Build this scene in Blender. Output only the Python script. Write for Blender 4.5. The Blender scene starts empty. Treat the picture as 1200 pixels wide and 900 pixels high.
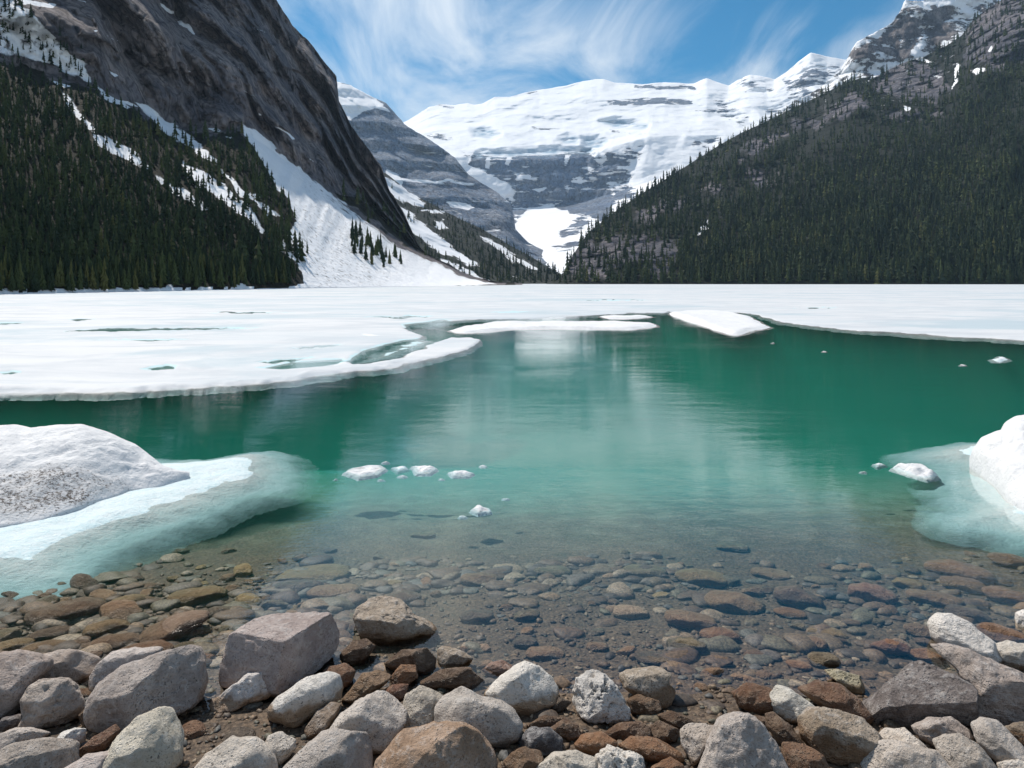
SKY_SAT, SKY_VAL, EXPOSURE = 2.15, 0.95, 0.18
NEEDLE_A, NEEDLE_B, NEEDLE_C = (0.020, 0.036, 0.019), (0.066, 0.088, 0.032), (0.115, 0.108, 0.036)
BED_SILT_A, BED_SILT_B = (0.20, 0.225, 0.17), (0.28, 0.30, 0.24)
WATER_COL, WATER_DEN, RIPPLE = (0.08, 0.925, 0.84), 0.31, 1.0
HAZE = 4.0e-5
WATER_SCAT = 0.095
import bpy, bmesh, math, random
import numpy as np
from mathutils import Vector

random.seed(11)
RNG = np.random.default_rng(11)
SC = bpy.context.scene
COL = SC.collection
H, F, CX, HY = 2.4, 800.0, 600.0, 331.0      # eye height (m), focal length, optical axis and horizon of the view

# ---------------------------------------------------------------- geometry helpers
def at(x, y, Y):
    """world point seen along bearing (x, y) at forward distance Y"""
    x, y, Y = np.broadcast_arrays(np.asarray(x, float), np.asarray(y, float), np.asarray(Y, float))
    return np.stack([(x - CX) / F * Y, Y, H - (y - HY) / F * Y], -1)

def on_level(x, y, z0=0.0):
    Y = (H - z0) * F / (np.asarray(y, float) - HY)
    return at(x, y, Y)

def _hash(ix, iy, iz, seed):
    h = (ix.astype(np.int64) * 374761393 + iy.astype(np.int64) * 668265263 + iz.astype(np.int64) * 2147483647 + seed * 1274126177) & 0xFFFFFFFF
    h = ((h ^ (h >> 13)) * 1274126177) & 0xFFFFFFFF
    h = ((h ^ (h >> 16)) * 2246822519) & 0xFFFFFFFF
    return ((h ^ (h >> 15)) & 0xFFFFFF) / float(0xFFFFFF)

def vnoise(p, seed=0):
    p = np.asarray(p, float)
    i = np.floor(p).astype(np.int64); f = p - i
    u = f * f * f * (f * (f * 6 - 15) + 10)
    r = 0
    for dx in (0, 1):
        wx = u[..., 0] if dx else 1 - u[..., 0]
        for dy in (0, 1):
            wy = u[..., 1] if dy else 1 - u[..., 1]
            for dz in (0, 1):
                wz = u[..., 2] if dz else 1 - u[..., 2]
                r = r + wx * wy * wz * _hash(i[..., 0] + dx, i[..., 1] + dy, i[..., 2] + dz, seed)
    return r * 2 - 1

def fbm(p, octaves=4, seed=0, gain=0.5, lac=2.03):
    p = np.asarray(p, float); a = 1.0; s = 0; n = 0
    for k in range(octaves):
        s = s + a * vnoise(p * (lac ** k) + 17.3 * k, seed + k); n += a; a *= gain
    return s / n

def ridged(p, octaves=4, seed=0):
    p = np.asarray(p, float); a = 1.0; s = 0; n = 0
    for k in range(octaves):
        s = s + a * (1 - 2 * np.abs(vnoise(p * (2.03 ** k) + 9.1 * k, seed + k))); n += a; a *= 0.5
    return s / n

def sdist(poly, X, Y):
    """signed distance to a polygon, negative inside"""
    P = np.asarray(poly, float); n = len(P)
    d = np.full(X.shape, 1e18); ins = np.zeros(X.shape, bool)
    for k in range(n):
        ax, ay = P[k]; bx, by = P[(k + 1) % n]
        ex, ey = bx - ax, by - ay
        wx, wy = X - ax, Y - ay
        t = np.clip((wx * ex + wy * ey) / (ex * ex + ey * ey + 1e-12), 0, 1)
        d = np.minimum(d, (wx - ex * t) ** 2 + (wy - ey * t) ** 2)
        c = ((ay > Y) != (by > Y)) & (X < ex * (Y - ay) / (ey if abs(ey) > 1e-12 else 1e-12) + ax)
        ins ^= c
    d = np.sqrt(d)
    return np.where(ins, -d, d)

def pmask(polys, X, Y, soft=4.0):
    m = np.zeros(np.shape(X))
    for p in polys:
        m = np.maximum(m, np.clip(0.5 - sdist(p, X, Y) / (2 * soft), 0, 1))
    return m

def sstep(a, b, x):
    t = np.clip((x - a) / (b - a), 0, 1)
    return t * t * (3 - 2 * t)

def mk(name, V, faces, mats, parent=None, smooth=True, attrs=None, mat_idx=None):
    V = np.asarray(V, np.float32).reshape(-1, 3)
    me = bpy.data.meshes.new(name)
    faces = np.asarray(faces, np.int32)
    nf, k = faces.shape
    me.vertices.add(len(V)); me.vertices.foreach_set('co', V.ravel())
    me.loops.add(nf * k); me.loops.foreach_set('vertex_index', faces.ravel())
    me.polygons.add(nf); me.polygons.foreach_set('loop_start', np.arange(0, nf * k, k, dtype=np.int32))
    me.polygons.foreach_set('use_smooth', np.full(nf, bool(smooth)))
    for m in (mats if isinstance(mats, (list, tuple)) else [mats]): me.materials.append(m)
    if mat_idx is not None: me.polygons.foreach_set('material_index', np.asarray(mat_idx, np.int32))
    for nm, arr in (attrs or {}).items():
        a = me.attributes.new(nm, 'FLOAT', 'POINT'); a.data.foreach_set('value', np.asarray(arr, np.float32).ravel())
    me.update(calc_edges=True)
    o = bpy.data.objects.new(name, me); COL.objects.link(o)
    if parent is not None: o.parent = parent
    return o

def grid_faces(nr, nc):
    i = np.arange(nr * nc).reshape(nr, nc)
    return np.stack([i[:-1, :-1], i[:-1, 1:], i[1:, 1:], i[1:, :-1]], -1).reshape(-1, 4)

def tag(o, label=None, cat=None, group=None, kind=None):
    if label: o['label'] = label
    if cat: o['category'] = cat
    if group: o['group'] = group
    if kind: o['kind'] = kind
    return o

def empty(name, loc):
    o = bpy.data.objects.new(name, None); COL.objects.link(o); o.location = loc; o.empty_display_size = 0.1
    return o

# ---------------------------------------------------------------- node helper
class NT:
    def __init__(s, name):
        s.m = bpy.data.materials.new(name); s.m.use_nodes = True
        s.t = s.m.node_tree; s.t.nodes.clear()
        s.out = s.t.nodes.new('ShaderNodeOutputMaterial')
    def n(s, typ, ins=None, **kw):
        d = s.t.nodes.new('ShaderNode' + typ)
        for k, v in kw.items(): setattr(d, k, v)
        for k, v in (ins or {}).items(): s.set(d.inputs[k], v)
        return d
    def set(s, sock, v):
        if isinstance(v, bpy.types.NodeSocket): s.t.links.new(v, sock)
        elif isinstance(v, (tuple, list)) and sock.type == 'RGBA' and len(v) == 3: sock.default_value = (*v, 1)
        else: sock.default_value = v
    def math(s, op, a, b=0.0, c=None, clamp=False):
        d = s.n('Math', {0: a, 1: b}, operation=op, use_clamp=clamp)
        if c is not None: s.set(d.inputs[2], c)
        return d.outputs[0]
    def mix(s, f, a, b, blend='MIX'):
        d = s.n('Mix', data_type='RGBA', blend_type=blend)
        s.set(d.inputs[0], f); s.set(d.inputs[6], a); s.set(d.inputs[7], b)
        return d.outputs[2]
    def step(s, x, lo, hi, smooth=True):
        d = s.n('MapRange', {0: x, 1: lo, 2: hi, 3: 0.0, 4: 1.0}, interpolation_type='SMOOTHSTEP' if smooth else 'LINEAR', clamp=True)
        return d.outputs[0]
    def remap(s, x, lo, hi, a, b):
        return s.n('MapRange', {0: x, 1: lo, 2: hi, 3: a, 4: b}, clamp=True).outputs[0]
    def noise(s, vec, scale, detail=4.0, rough=0.55, dist=0.0):
        return s.n('TexNoise', {'Vector': vec, 'Scale': scale, 'Detail': detail, 'Roughness': rough, 'Distortion': dist}).outputs[0]
    def pos(s, sx=1.0, sy=1.0, sz=1.0, rot=(0, 0, 0)):
        g = s.n('NewGeometry').outputs['Position']
        return s.n('Mapping', {'Vector': g, 'Scale': (sx, sy, sz), 'Rotation': rot}).outputs[0]
    def obj(s, sx=1.0, sy=1.0, sz=1.0):
        g = s.n('TexCoord').outputs['Object']
        return s.n('Mapping', {'Vector': g, 'Scale': (sx, sy, sz)}).outputs[0]
    def attr(s, name):
        return s.n('Attribute', attribute_name=name, attribute_type='GEOMETRY').outputs['Fac']
    def bump(s, h, strength, dist, normal=None):
        d = s.n('Bump', {'Height': h, 'Strength': strength, 'Distance': dist})
        if normal is not None: s.set(d.inputs['Normal'], normal)
        return d.outputs[0]
    def bsdf(s, color, rough=0.9, normal=None, spec=0.3, **extra):
        d = s.n('BsdfPrincipled', {'Base Color': color, 'Roughness': rough, 'Specular IOR Level': spec})
        for k, v in extra.items(): s.set(d.inputs[k.replace('_', ' ')], v)
        if normal is not None: s.set(d.inputs['Normal'], normal)
        return d.outputs[0]
    def done(s, surf, vol=None):
        if surf is not None: s.t.links.new(surf, s.out.inputs['Surface'])
        if vol is not None: s.t.links.new(vol, s.out.inputs['Volume'])
        return s.m

# ---------------------------------------------------------------- camera, light, sky
SUN_AZ, SUN_EL = math.radians(-41), math.radians(53)      # ahead of the view and to its left
cam = bpy.data.cameras.new('camera'); co = bpy.data.objects.new('camera', cam); COL.objects.link(co)
co.location = (0, 0, H); co.rotation_euler = (math.radians(90), 0, 0)
cam.sensor_fit = 'HORIZONTAL'; cam.sensor_width = 36; cam.lens = 24
cam.shift_y = -(450 - HY) / 1200.0
cam.clip_start = 0.05; cam.clip_end = 40000
SC.camera = co

sv = Vector((math.cos(SUN_EL) * math.sin(SUN_AZ), math.cos(SUN_EL) * math.cos(SUN_AZ), math.sin(SUN_EL)))
sun = bpy.data.lights.new('sun', 'SUN'); so = bpy.data.objects.new('sun', sun); COL.objects.link(so)
sun.energy = 5.0; sun.angle = math.radians(0.5); sun.color = (1.0, 0.93, 0.84)
so.rotation_euler = sv.to_track_quat('Z', 'Y').to_euler(); so.location = (-40, 40, 60)

w = bpy.data.worlds.new('World'); SC.world = w; w.use_nodes = True
t = w.node_tree; t.nodes.clear()
def wn(typ, ins=None, **kw):
    d = t.nodes.new('ShaderNode' + typ)
    for k, v in kw.items(): setattr(d, k, v)
    for k, v in (ins or {}).items():
        if isinstance(v, bpy.types.NodeSocket): t.links.new(v, d.inputs[k])
        else: d.inputs[k].default_value = v
    return d
sky = wn('TexSky', sky_type='NISHITA', sun_disc=False, sun_elevation=SUN_EL, sun_rotation=SUN_AZ, altitude=1700.0, air_density=1.0, dust_density=0.15, ozone_density=2.0)
hsv = wn('HueSaturation', {'Color': sky.outputs[0], 'Saturation': SKY_SAT, 'Value': SKY_VAL, 'Hue': 0.485})
geo = wn('TexCoord'); sep = wn('SeparateXYZ', {0: geo.outputs['Generated']})
zz = wn('Math', {0: sep.outputs[2], 1: 0.12}, operation='ADD')
u = wn('Math', {0: sep.outputs[0], 1: zz.outputs[0]}, operation='DIVIDE')
v = wn('Math', {0: sep.outputs[1], 1: zz.outputs[0]}, operation='DIVIDE')
uv = wn('CombineXYZ', {0: u.outputs[0], 1: v.outputs[0], 2: 0.0})
mp = wn('Mapping', {'Vector': uv.outputs[0], 'Rotation': (0, 0, math.radians(38)), 'Scale': (1.5, 0.62, 1), 'Location': (2.3, 0.4, 0)})
n1 = wn('TexNoise', {'Vector': mp.outputs[0], 'Scale': 1.5, 'Detail': 9.0, 'Roughness': 0.6, 'Distortion': 0.9})
mp2 = wn('Mapping', {'Vector': uv.outputs[0], 'Rotation': (0, 0, math.radians(20)), 'Location': (5.0, 1.7, 0)})
n2 = wn('TexNoise', {'Vector': mp2.outputs[0], 'Scale': 0.55, 'Detail': 3.0})
# cirrus thin out to the right and overhead, thicker low over the valley head
bx = wn('MapRange', {0: sep.outputs[0], 1: -0.3, 2: 0.5, 3: 0.07, 4: 0.0})
bz = wn('MapRange', {0: sep.outputs[2], 1: 0.16, 2: 0.40, 3: 0.07, 4: -0.16})
s1 = wn('Math', {0: n1.outputs[0], 1: n2.outputs[0]}, operation='ADD')
s2 = wn('Math', {0: s1.outputs[0], 1: bx.outputs[0]}, operation='ADD')
s3 = wn('Math', {0: s2.outputs[0], 1: bz.outputs[0]}, operation='ADD')
cm = wn('MapRange', {0: s3.outputs[0], 1: 0.78, 2: 1.22, 3: 0.0, 4: 0.88}, interpolation_type='SMOOTHSTEP')
mx = wn('Mix', data_type='RGBA'); t.links.new(cm.outputs[0], mx.inputs[0]); t.links.new(hsv.outputs[0], mx.inputs[6]); mx.inputs[7].default_value = (8.4, 8.9, 9.4, 1)
bg = wn('Background', {'Color': mx.outputs[2], 'Strength': 0.1})
wo = wn('OutputWorld', {'Surface': bg.outputs[0]})

SC.view_settings.view_transform = 'Standard'; SC.view_settings.look = 'None'
SC.view_settings.exposure = EXPOSURE; SC.view_settings.gamma = 1.0; SC.view_settings.use_curve_mapping = False
SC.render.engine = 'CYCLES'
cy = SC.cycles
cy.max_bounces = 8; cy.diffuse_bounces = 3; cy.glossy_bounces = 3; cy.transmission_bounces = 4
cy.transparent_max_bounces = 24; cy.volume_bounces = 0; cy.use_denoising = True
cy.caustics_reflective = False; cy.caustics_refractive = False
# ================================================================ MOUNTAINS
def mountain_material(name, rock_a, rock_b, scale, strata=0.5, tilt=(0, 0, 0), ground=(0.05, 0.05, 0.03), snow_noise=0.5, snow_aniso=(1, 1, 1), bump=1.0, snow_col=(0.86, 0.87, 0.89), streak=0.5, litter=0.0):
    """rock with beds and streaks; snow and wooded soil lie where the 'snow' and 'veg' attributes say, with ragged edges"""
    m = NT(name)
    P = m.pos(scale, scale, scale)
    beds = m.noise(m.pos(scale * .12, scale * .12, scale * 1.0, tilt), 4.0, 6.0, 0.65, 0.3)
    fine = m.noise(P, 9.0, 8.0, 0.68)
    big = m.noise(P, 0.9, 4.0, 0.5)
    vert = m.noise(m.pos(scale, scale, scale * .14), 5.0, 5.0, 0.6, 0.6)
    c = m.mix(m.step(m.math('ADD', m.math('MULTIPLY', big, .6), m.math('MULTIPLY', vert, .4)), 0.40, 0.60), rock_a, rock_b)
    c = m.mix(m.math('MULTIPLY', m.step(beds, 0.38, 0.62), strata), c, m.mix(0.5, c, (0.03, 0.03, 0.035)))
    c = m.mix(m.math('MULTIPLY', m.step(vert, 0.42, 0.66), streak), c, m.mix(0.45, c, (0.62, 0.55, 0.50)))
    crack = m.noise(m.pos(scale, scale, scale * .30, (0.05, 0.10, 0)), 13.0, 7.0, 0.72, 0.5)
    c = m.mix(m.math('MULTIPLY', m.step(fine, 0.52, 0.36), 0.7), c, m.mix(.75, c, (0.02, 0.02, 0.024)))
    jn = m.n('TexVoronoi', {'Vector': m.pos(scale * 1.0, scale * 1.0, scale * .45), 'Scale': 5.5}, feature='DISTANCE_TO_EDGE').outputs['Distance']
    c = m.mix(m.math('MULTIPLY', m.step(jn, 0.07, 0.0), 0.6), c, m.mix(.8, c, (0.01, 0.01, 0.012)))
    c = m.mix(m.math('MULTIPLY', m.step(crack, 0.49, 0.38), 0.75), c, m.mix(.8, c, (0.015, 0.015, 0.018)))
    sn = m.noise(m.pos(scale * snow_aniso[0], scale * snow_aniso[1], scale * snow_aniso[2]), 6.0, 7.0, 0.65)
    nz = m.n('SeparateXYZ', {0: m.n('NewGeometry').outputs['Normal']}).outputs[2]
    veg = m.step(m.math('ADD', m.attr('veg'), m.math('MULTIPLY', m.math('SUBTRACT', fine, 0.5), 0.6)), 0.4, 0.6)
    gcol = m.mix(m.step(fine, 0.4, 0.6), ground, tuple(x * 0.5 for x in ground))
    c = m.mix(veg, c, gcol)
    sa = m.math('ADD', m.attr('snow'), m.math('MULTIPLY', m.math('SUBTRACT', sn, 0.5), snow_noise * 2))
    sf = m.step(sa, 0.46, 0.56)
    s_c = m.mix(m.step(sn, 0.35, 0.7), snow_col, tuple(x * 0.95 for x in snow_col))
    if litter:
        sp = m.noise(m.pos(scale * 2.2, scale * 2.2, scale * 1.2, (0, 0, .5)), 14.0, 6.0, 0.7)
        s_c = m.mix(m.math('MULTIPLY', m.math('MULTIPLY', m.step(sp, 0.52, 0.64), m.attr('dirt')), litter), s_c, (0.13, 0.115, 0.10))
    c = m.mix(sf, c, s_c)
    hgt = m.math('ADD', m.math('MULTIPLY', fine, 0.6), m.math('ADD', m.math('MULTIPLY', beds, 0.5 * strata + .1), m.math('ADD', m.math('MULTIPLY', vert, 0.6), m.math('MULTIPLY', crack, .7))))
    hgt = m.math('MULTIPLY', hgt, m.remap(sf, 0, 1, 1.0, 0.30))
    return m.done(m.bsdf(c, 0.92, m.bump(hgt, 0.9, bump / scale), spec=0.15))

class Mountain:
    """A massif: from the foot to the crest it follows control curves given by bearing, then falls away behind.
    Relief pushes every point along its own line of sight distance, so crags get real depth."""
    def __init__(s, name, x0, x1, nx, curves, ns, relief, mat_, snow=None, veg=None, dirt=None, jit=2.0, label='', cat='mountain', back=1.0, seed=0, warp=4.0, crest_pow=7.0):
        xs = np.linspace(x0, x1, nx); ys, Ys, Ts = [], [], []
        cy_ = [np.interp(xs, *np.array(c[0]).T) for c in curves]
        cY_ = [np.interp(xs, *np.array(c[1]).T) for c in curves]
        for k in range(1, len(cy_)): cy_[k] = np.minimum(cy_[k], cy_[k - 1] - 0.05)
        n1 = fbm(np.stack([xs / 26, xs * 0, xs * 0], -1), 5, seed + 3, 0.62)
        cy_[-1] = cy_[-1] + n1 * jit
        K = len(curves) - 1
        crest = cy_[-1].copy(); w_ = max(3, int(46 / (xs[1] - xs[0]))) | 1
        ker = np.hanning(w_ + 2)[1:-1]; ker /= ker.sum(); pd = w_ // 2
        smooth_ = np.convolve(np.pad(crest, pd, mode='edge'), ker, 'valid'); smooth_ = np.minimum(smooth_, cy_[-2] - .05)
        det = crest - smooth_; cy_[-1] = smooth_
        for k in range(K):
            tt = np.linspace(0, 1, ns[k], endpoint=(k == K - 1))
            for t_ in tt:
                Y = cY_[k] * (1 - t_) + cY_[k + 1] * t_
                z = (cy_[k] - HY) / F * cY_[k] * (1 - t_) + (cy_[k + 1] - HY) / F * cY_[k + 1] * t_
                yy_ = HY + z / Y * F + (det * t_ ** crest_pow if k == K - 1 else 0); ys.append(yy_); Ys.append(Y); Ts.append(k + t_)
        y = np.array(ys); Y = np.array(Ys); T = np.array(Ts)[:, None] + 0 * y
        X = xs[None, :] + 0 * y
        P = at(X, y, Y)
        Y = Y * (1 + relief(P, X, y, T))
        P = at(X, y, Y)
        s.xs, s.y, s.Y = xs, y, Y
        q = np.stack([X / 22, y / 22, 0 * X], -1)
        Xw = X + warp * fbm(q, 3, seed + 5); yw = y + warp * fbm(q + 40, 3, seed + 6)
        A = {}
        for nm, fn in (('snow', snow), ('veg', veg), ('dirt', dirt)):
            A[nm] = fn(Xw, yw, T) if fn else 0 * X
        f0 = P[0].copy(); f0[:, 2] = -11
        b1 = P[-1].copy(); b1[:, :2] *= 1 + .05 * back; b1[:, 2] = b1[:, 2] * 0.82
        b2 = P[-1].copy(); b2[:, :2] *= 1 + .35 * back; b2[:, 2] = -11
        V = np.concatenate([f0[None], P, b1[None], b2[None]], 0)
        ext = lambda a: np.concatenate([a[:1], a, a[-1:], a[-1:]], 0)
        s.o = mk(name, V, grid_faces(V.shape[0], V.shape[1]), mat_, attrs={k: ext(a) for k, a in A.items()})
        tag(s.o, label, cat, kind='structure')
    def depth(s, x, y):
        i = np.clip(np.round((x - s.xs[0]) / (s.xs[1] - s.xs[0])).astype(int), 0, len(s.xs) - 1)
        r = np.empty(len(x))
        for k in range(len(x)):
            r[k] = np.interp(-y[k], -s.y[:, i[k]], s.Y[:, i[k]])
        return r
    def top(s, x): return np.interp(x, s.xs, s.y[-1])

def plane_curve(pts):
    """a curve on the water level: depth follows from the row"""
    xs = np.linspace(pts[0][0], pts[-1][0], 80); yy = np.interp(xs, *np.array(pts).T)
    return list(zip(xs, yy)), list(zip(xs, H * F / (yy - HY)))

# ---------------------------------------------------------------- 1 cliff mountain, left
left_foot = [(-300, 352), (0, 345.3), (100, 343.2), (250, 340.2), (358, 338), (440, 336.6), (560, 334.6), (640, 333.4)]
mid_y = [(-300, 40), (-100, 40), (0, 66), (60, 90), (110, 100), (170, 132), (215, 150), (285, 152), (330, 185), (400, 232), (440, 258), (490, 294), (540, 319), (576, 331), (620, 332.4)]
mid_Y = [(-300, 280), (0, 310), (110, 335), (285, 450), (400, 590), (480, 720), (560, 860), (640, 1000)]
top_y = [(-300, -260), (100, -230), (200, -150), (262, -80), (305, -30), (325, 0), (342, 28), (366, 55), (376, 68), (386, 80), (394, 88), (397, 118), (412, 148), (436, 178), (447, 192), (456, 222), (474, 252), (488, 282), (494, 295), (540, 318), (576, 330.6), (620, 332.2)]
top_Y = [(-300, 430), (0, 460), (200, 560), (330, 660), (400, 740), (480, 800), (560, 880), (640, 1010)]
talus_poly = [[(283, 146), (302, 156), (345, 193), (400, 232), (445, 268), (500, 304), (580, 334), (355, 345), (352, 322), (330, 285), (346, 262), (338, 232), (318, 214), (306, 186), (290, 168)]]
L_snow = [
    [(74, 106), (92, 126), (112, 152), (104, 154), (84, 132)], [(106, 154), (140, 168), (178, 194), (172, 200), (134, 184), (112, 166)],
    [(182, 202), (215, 218), (246, 242), (238, 246), (208, 228), (186, 212)],
    [(110, 99), (132, 108), (153, 126), (148, 129), (126, 116)], [(158, 119), (188, 134), (220, 154), (246, 174), (258, 192), (248, 190), (222, 172), (190, 152), (166, 132)],
    [(214, 184), (236, 200), (256, 214), (276, 232), (300, 252), (316, 272), (304, 272), (286, 258), (262, 240), (234, 220), (216, 200)],
    [(326, 286), (344, 300), (362, 318), (372, 338), (352, 338), (350, 320)], [(248, 188), (276, 210), (310, 238), (330, 256), (312, 250), (280, 228)],
]
L_top = [[(-40, -20), (18, -8), (44, 24), (80, 52), (108, 82), (112, 104), (70, 88), (40, 72), (0, 64), (-60, 60)]]
L_spots = [[(118, 106), (150, 118), (170, 130), (150, 124)], [(192, 138), (214, 146), (206, 147)], [(246, 154), (276, 166), (262, 163)], [(60, 96), (84, 100), (76, 106)], [(126, 84), (140, 90), (132, 92)], [(40, 30), (70, 44), (60, 48)], [(80, 60), (104, 76), (90, 74)], [(184, 4), (207, 12), (205, 16), (188, 9)], [(207, 22), (226, 38), (222, 40), (209, 28)], [(320, 146), (346, 165), (342, 166), (324, 152)], [(236, 145), (256, 152), (252, 156)], [(268, 158), (272, 166), (266, 164)], [(214, 80), (222, 88), (216, 86)], [(298, 128), (304, 132), (298, 133)], [(360, 181), (368, 188), (362, 187)], [(108, 34), (118, 36), (112, 40)], [(20, -6), (64, 4), (60, 10), (26, 4)]]
def l_snow(X, y, T):
    s = pmask(L_snow, X, y, 5) * .98
    s = np.maximum(s, pmask(talus_poly, X, y, 4) * 1.1)
    s = np.maximum(s, pmask(L_top, X, y, 6) * .62)
    s = np.maximum(s, pmask(L_spots, X, y, 1.4) * .78)
    s = np.maximum(s, np.where((y > np.interp(X, *np.array(left_foot).T) - 5.0) & (X < 380), 0.8, 0))   # snow bank along the shore
    lg = np.maximum(0, 1 - np.abs((((y - X * .42 + 7 * fbm(np.stack([X / 26, y / 26, 0 * X], -1), 3, 44)) / 27) % 1) - .5) / .055) * np.clip(T - 1.02, 0, .1) * 10
    s = np.maximum(s, lg * (.36 + .45 * fbm(np.stack([X / 18, y / 18, 0 * X], -1), 3, 45)))
    br = pmask([[(360, 208), (402, 236), (450, 268), (505, 304), (575, 331), (560, 332), (500, 312), (450, 282), (402, 247), (364, 217)]], X, y, 2)
    return s - br * 0.5
def l_veg(X, y, T):
    lim = np.interp(X, *np.array(mid_y).T)
    v = np.clip((y - lim) / 14 + .2 + .9 * fbm(np.stack([X / 13, y / 13, 0 * X], -1), 4, 91), 0, 1) * (1 - pmask(talus_poly, X, y, 3))
    v = np.maximum(v, pmask([[(396, 222), (440, 238), (470, 262), (494, 292), (500, 302), (450, 266), (400, 234)]], X, y, 3) * .8)
    return v
def l_relief(P, X, y, T):
    c = np.clip(T - 0.9, 0, 0.2) / 0.2
    Q = P / np.array([58., 58., 150.])
    Q = Q + 0.35 * np.stack([fbm(P / 60, 3, 3), fbm(P / 60, 3, 4), fbm(P / 60, 3, 5)], -1)
    r = ridged(Q, 6, 21) * 0.062 + fbm(P / 160, 3, 8) * 0.06 + ridged(P / np.array([17., 17., 60.]), 4, 25) * .016
    led = P[..., 2] + 0.22 * P[..., 0] + 14 * fbm(P / 60, 3, 12)
    r = r + 0.020 * np.abs(((led / 26) % 1) - 0.5) ** 1.5 + 0.007 * fbm(P / 7, 4, 15)
    gully = fbm(np.stack([X / 26 + y / 70, y / 160, 0 * X], -1), 4, 33) * 0.035
    Qb = P / np.array([15., 30., 34.]) + .55 * np.stack([fbm(P / 24, 3, 13), fbm(P / 24, 3, 14), fbm(P / 24, 3, 16)], -1)
    ib = np.floor(Qb).astype(np.int64); r = r + .026 * _hash(ib[..., 0], ib[..., 1] * 0, ib[..., 2], 19)
    Qc = P / np.array([6., 30., 11.]) + .5 * np.stack([fbm(P / 10, 2, 23), fbm(P / 10, 2, 24), fbm(P / 10, 2, 26)], -1)
    ic_ = np.floor(Qc).astype(np.int64); r = r + .008 * _hash(ic_[..., 0], ic_[..., 1] * 0, ic_[..., 2], 29)
    ter = np.clip(T - 1, 0, 1); r = r + .030 * np.sin(6.283 * (4.5 * ter + X / 330 + .55 * fbm(P / 90, 3, 27))) * np.clip(ter * 6, 0, 1)
    s = fbm(P / 26, 4, 31) * 0.010 + gully * np.clip(T * 2.5, 0, 1)
    return r * c + s * (1 - c) * np.clip(T * 6, 0, 1)
mat_cliff = mountain_material('cliff_rock', (0.150, 0.145, 0.168), (0.315, 0.268, 0.258), 1 / 60., 0.55, (0.0, 0.12, 0), (0.03, 0.03, 0.02), 0.5, (1, 1, 1.4), 0.11, litter=.85, streak=.35)
l_dirt = lambda X, y, T: np.clip(pmask([[(330, 230), (400, 236), (500, 306), (440, 330), (372, 336), (352, 316), (335, 288), (346, 262)], [(350, 200), (404, 238), (470, 300), (420, 262), (360, 222)]], X, y, 14) + .08, 0, 1)
LEFT = Mountain('cliff_mountain', -290, 612, 560, [plane_curve(left_foot), (mid_y, mid_Y), (top_y, top_Y)], [120, 230], l_relief, mat_cliff, l_snow, l_veg, l_dirt, jit=5, seed=1,
    label='dark brown cliff mountain with snowy talus fan on the left of the lake', warp=7)

# ---------------------------------------------------------------- 2 wooded hill under the banded mountain
hill_top = [(380, 190), (440, 200), (452, 203), (480, 226), (520, 247), (560, 266), (600, 289), (640, 311), (658, 321), (690, 327), (720, 328)]
hill_snow = [[(448, 203), (470, 214), (500, 240), (496, 247), (470, 238), (448, 224)], [(462, 236), (486, 250), (510, 272), (530, 290), (556, 306), (566, 316), (552, 314), (520, 300), (488, 276), (464, 252)],
    [(560, 274), (584, 286), (610, 302), (626, 308), (640, 316), (620, 316), (596, 304), (566, 284)], [(504, 256), (520, 258), (528, 270), (512, 270)], [(490, 246), (520, 250), (518, 254), (492, 250)], [(512, 300), (560, 322), (584, 331), (560, 331), (520, 314)], [(596, 324), (612, 325), (608, 330)]]
mat_hill = mountain_material('hill_slope', (0.20, 0.18, 0.16), (0.24, 0.21, 0.19), 1 / 160., 0.3, (0, 0, 0), (0.045, 0.05, 0.04), 0.55, (1, 1, 1.5), 0.04)
HILL = Mountain('valley_hill', 372, 720, 230, [([(372, 333.2), (720, 332.6)], [(372, 880), (720, 1280)]), (hill_top, [(380, 1500), (720, 1700)])], [110],
    lambda P, X, y, T: fbm(P / 120, 4, 40) * 0.03 * np.clip(T * 4, 0, 1), mat_hill, lambda X, y, T: pmask(hill_snow, X, y, 4) * .80, lambda X, y, T: 0 * X + 1, jit=1.5, seed=9,
    label='low wooded valley hill striped with snow at the head of the lake', cat='hill', warp=6)

# ---------------------------------------------------------------- 3 banded blue-grey mountain
b_top = [(330, 70), (395, 96), (412, 101), (428, 110), (441, 116), (452, 121), (460, 130), (474, 146), (490, 155), (505, 164), (520, 175), (534, 186), (548, 204), (565, 216), (585, 228), (598, 238), (602, 252), (604, 268), (620, 284), (650, 300)]
b_snow = [[(380, 80), (396, 94), (430, 108), (462, 132), (440, 127), (424, 130), (410, 141), (398, 134), (380, 140)], [(468, 207), (492, 208), (520, 211), (560, 215), (556, 219), (500, 214), (470, 212)],
    [(522, 238), (545, 236), (560, 244), (548, 246), (528, 245)], [(452, 198), (466, 203), (474, 212), (468, 222), (450, 214)], [(470, 176), (512, 179), (500, 181)]]
def b_snowf(X, y, T):
    s = pmask(b_snow, X, y, 2.5) * .85
    nn = fbm(np.stack([X / 20, y / 20, 0 * X], -1), 3, 57)
    ledge = np.maximum(0, 1 - np.abs((((y - .05 * X + 3 * nn) / 8.5) % 1) - .5) / .14) * (.5 + nn)
    return np.maximum(s, 0.28 + .20 * ledge + .08 * np.sin((y - X * .06) / 2.6) * np.clip((y - 190) / 20, 0, 1))
def b_relief(P, X, y, T):
    led = P[..., 2] - 0.10 * P[..., 0] + 30 * fbm(P / 300, 3, 52)
    st = np.abs(((led / 110) % 1) - 0.5) * 2
    return ridged(P / np.array([260., 260., 700.]), 5, 51) * 0.022 + st * 0.012 + fbm(P / 700, 3, 55) * .03
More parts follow.
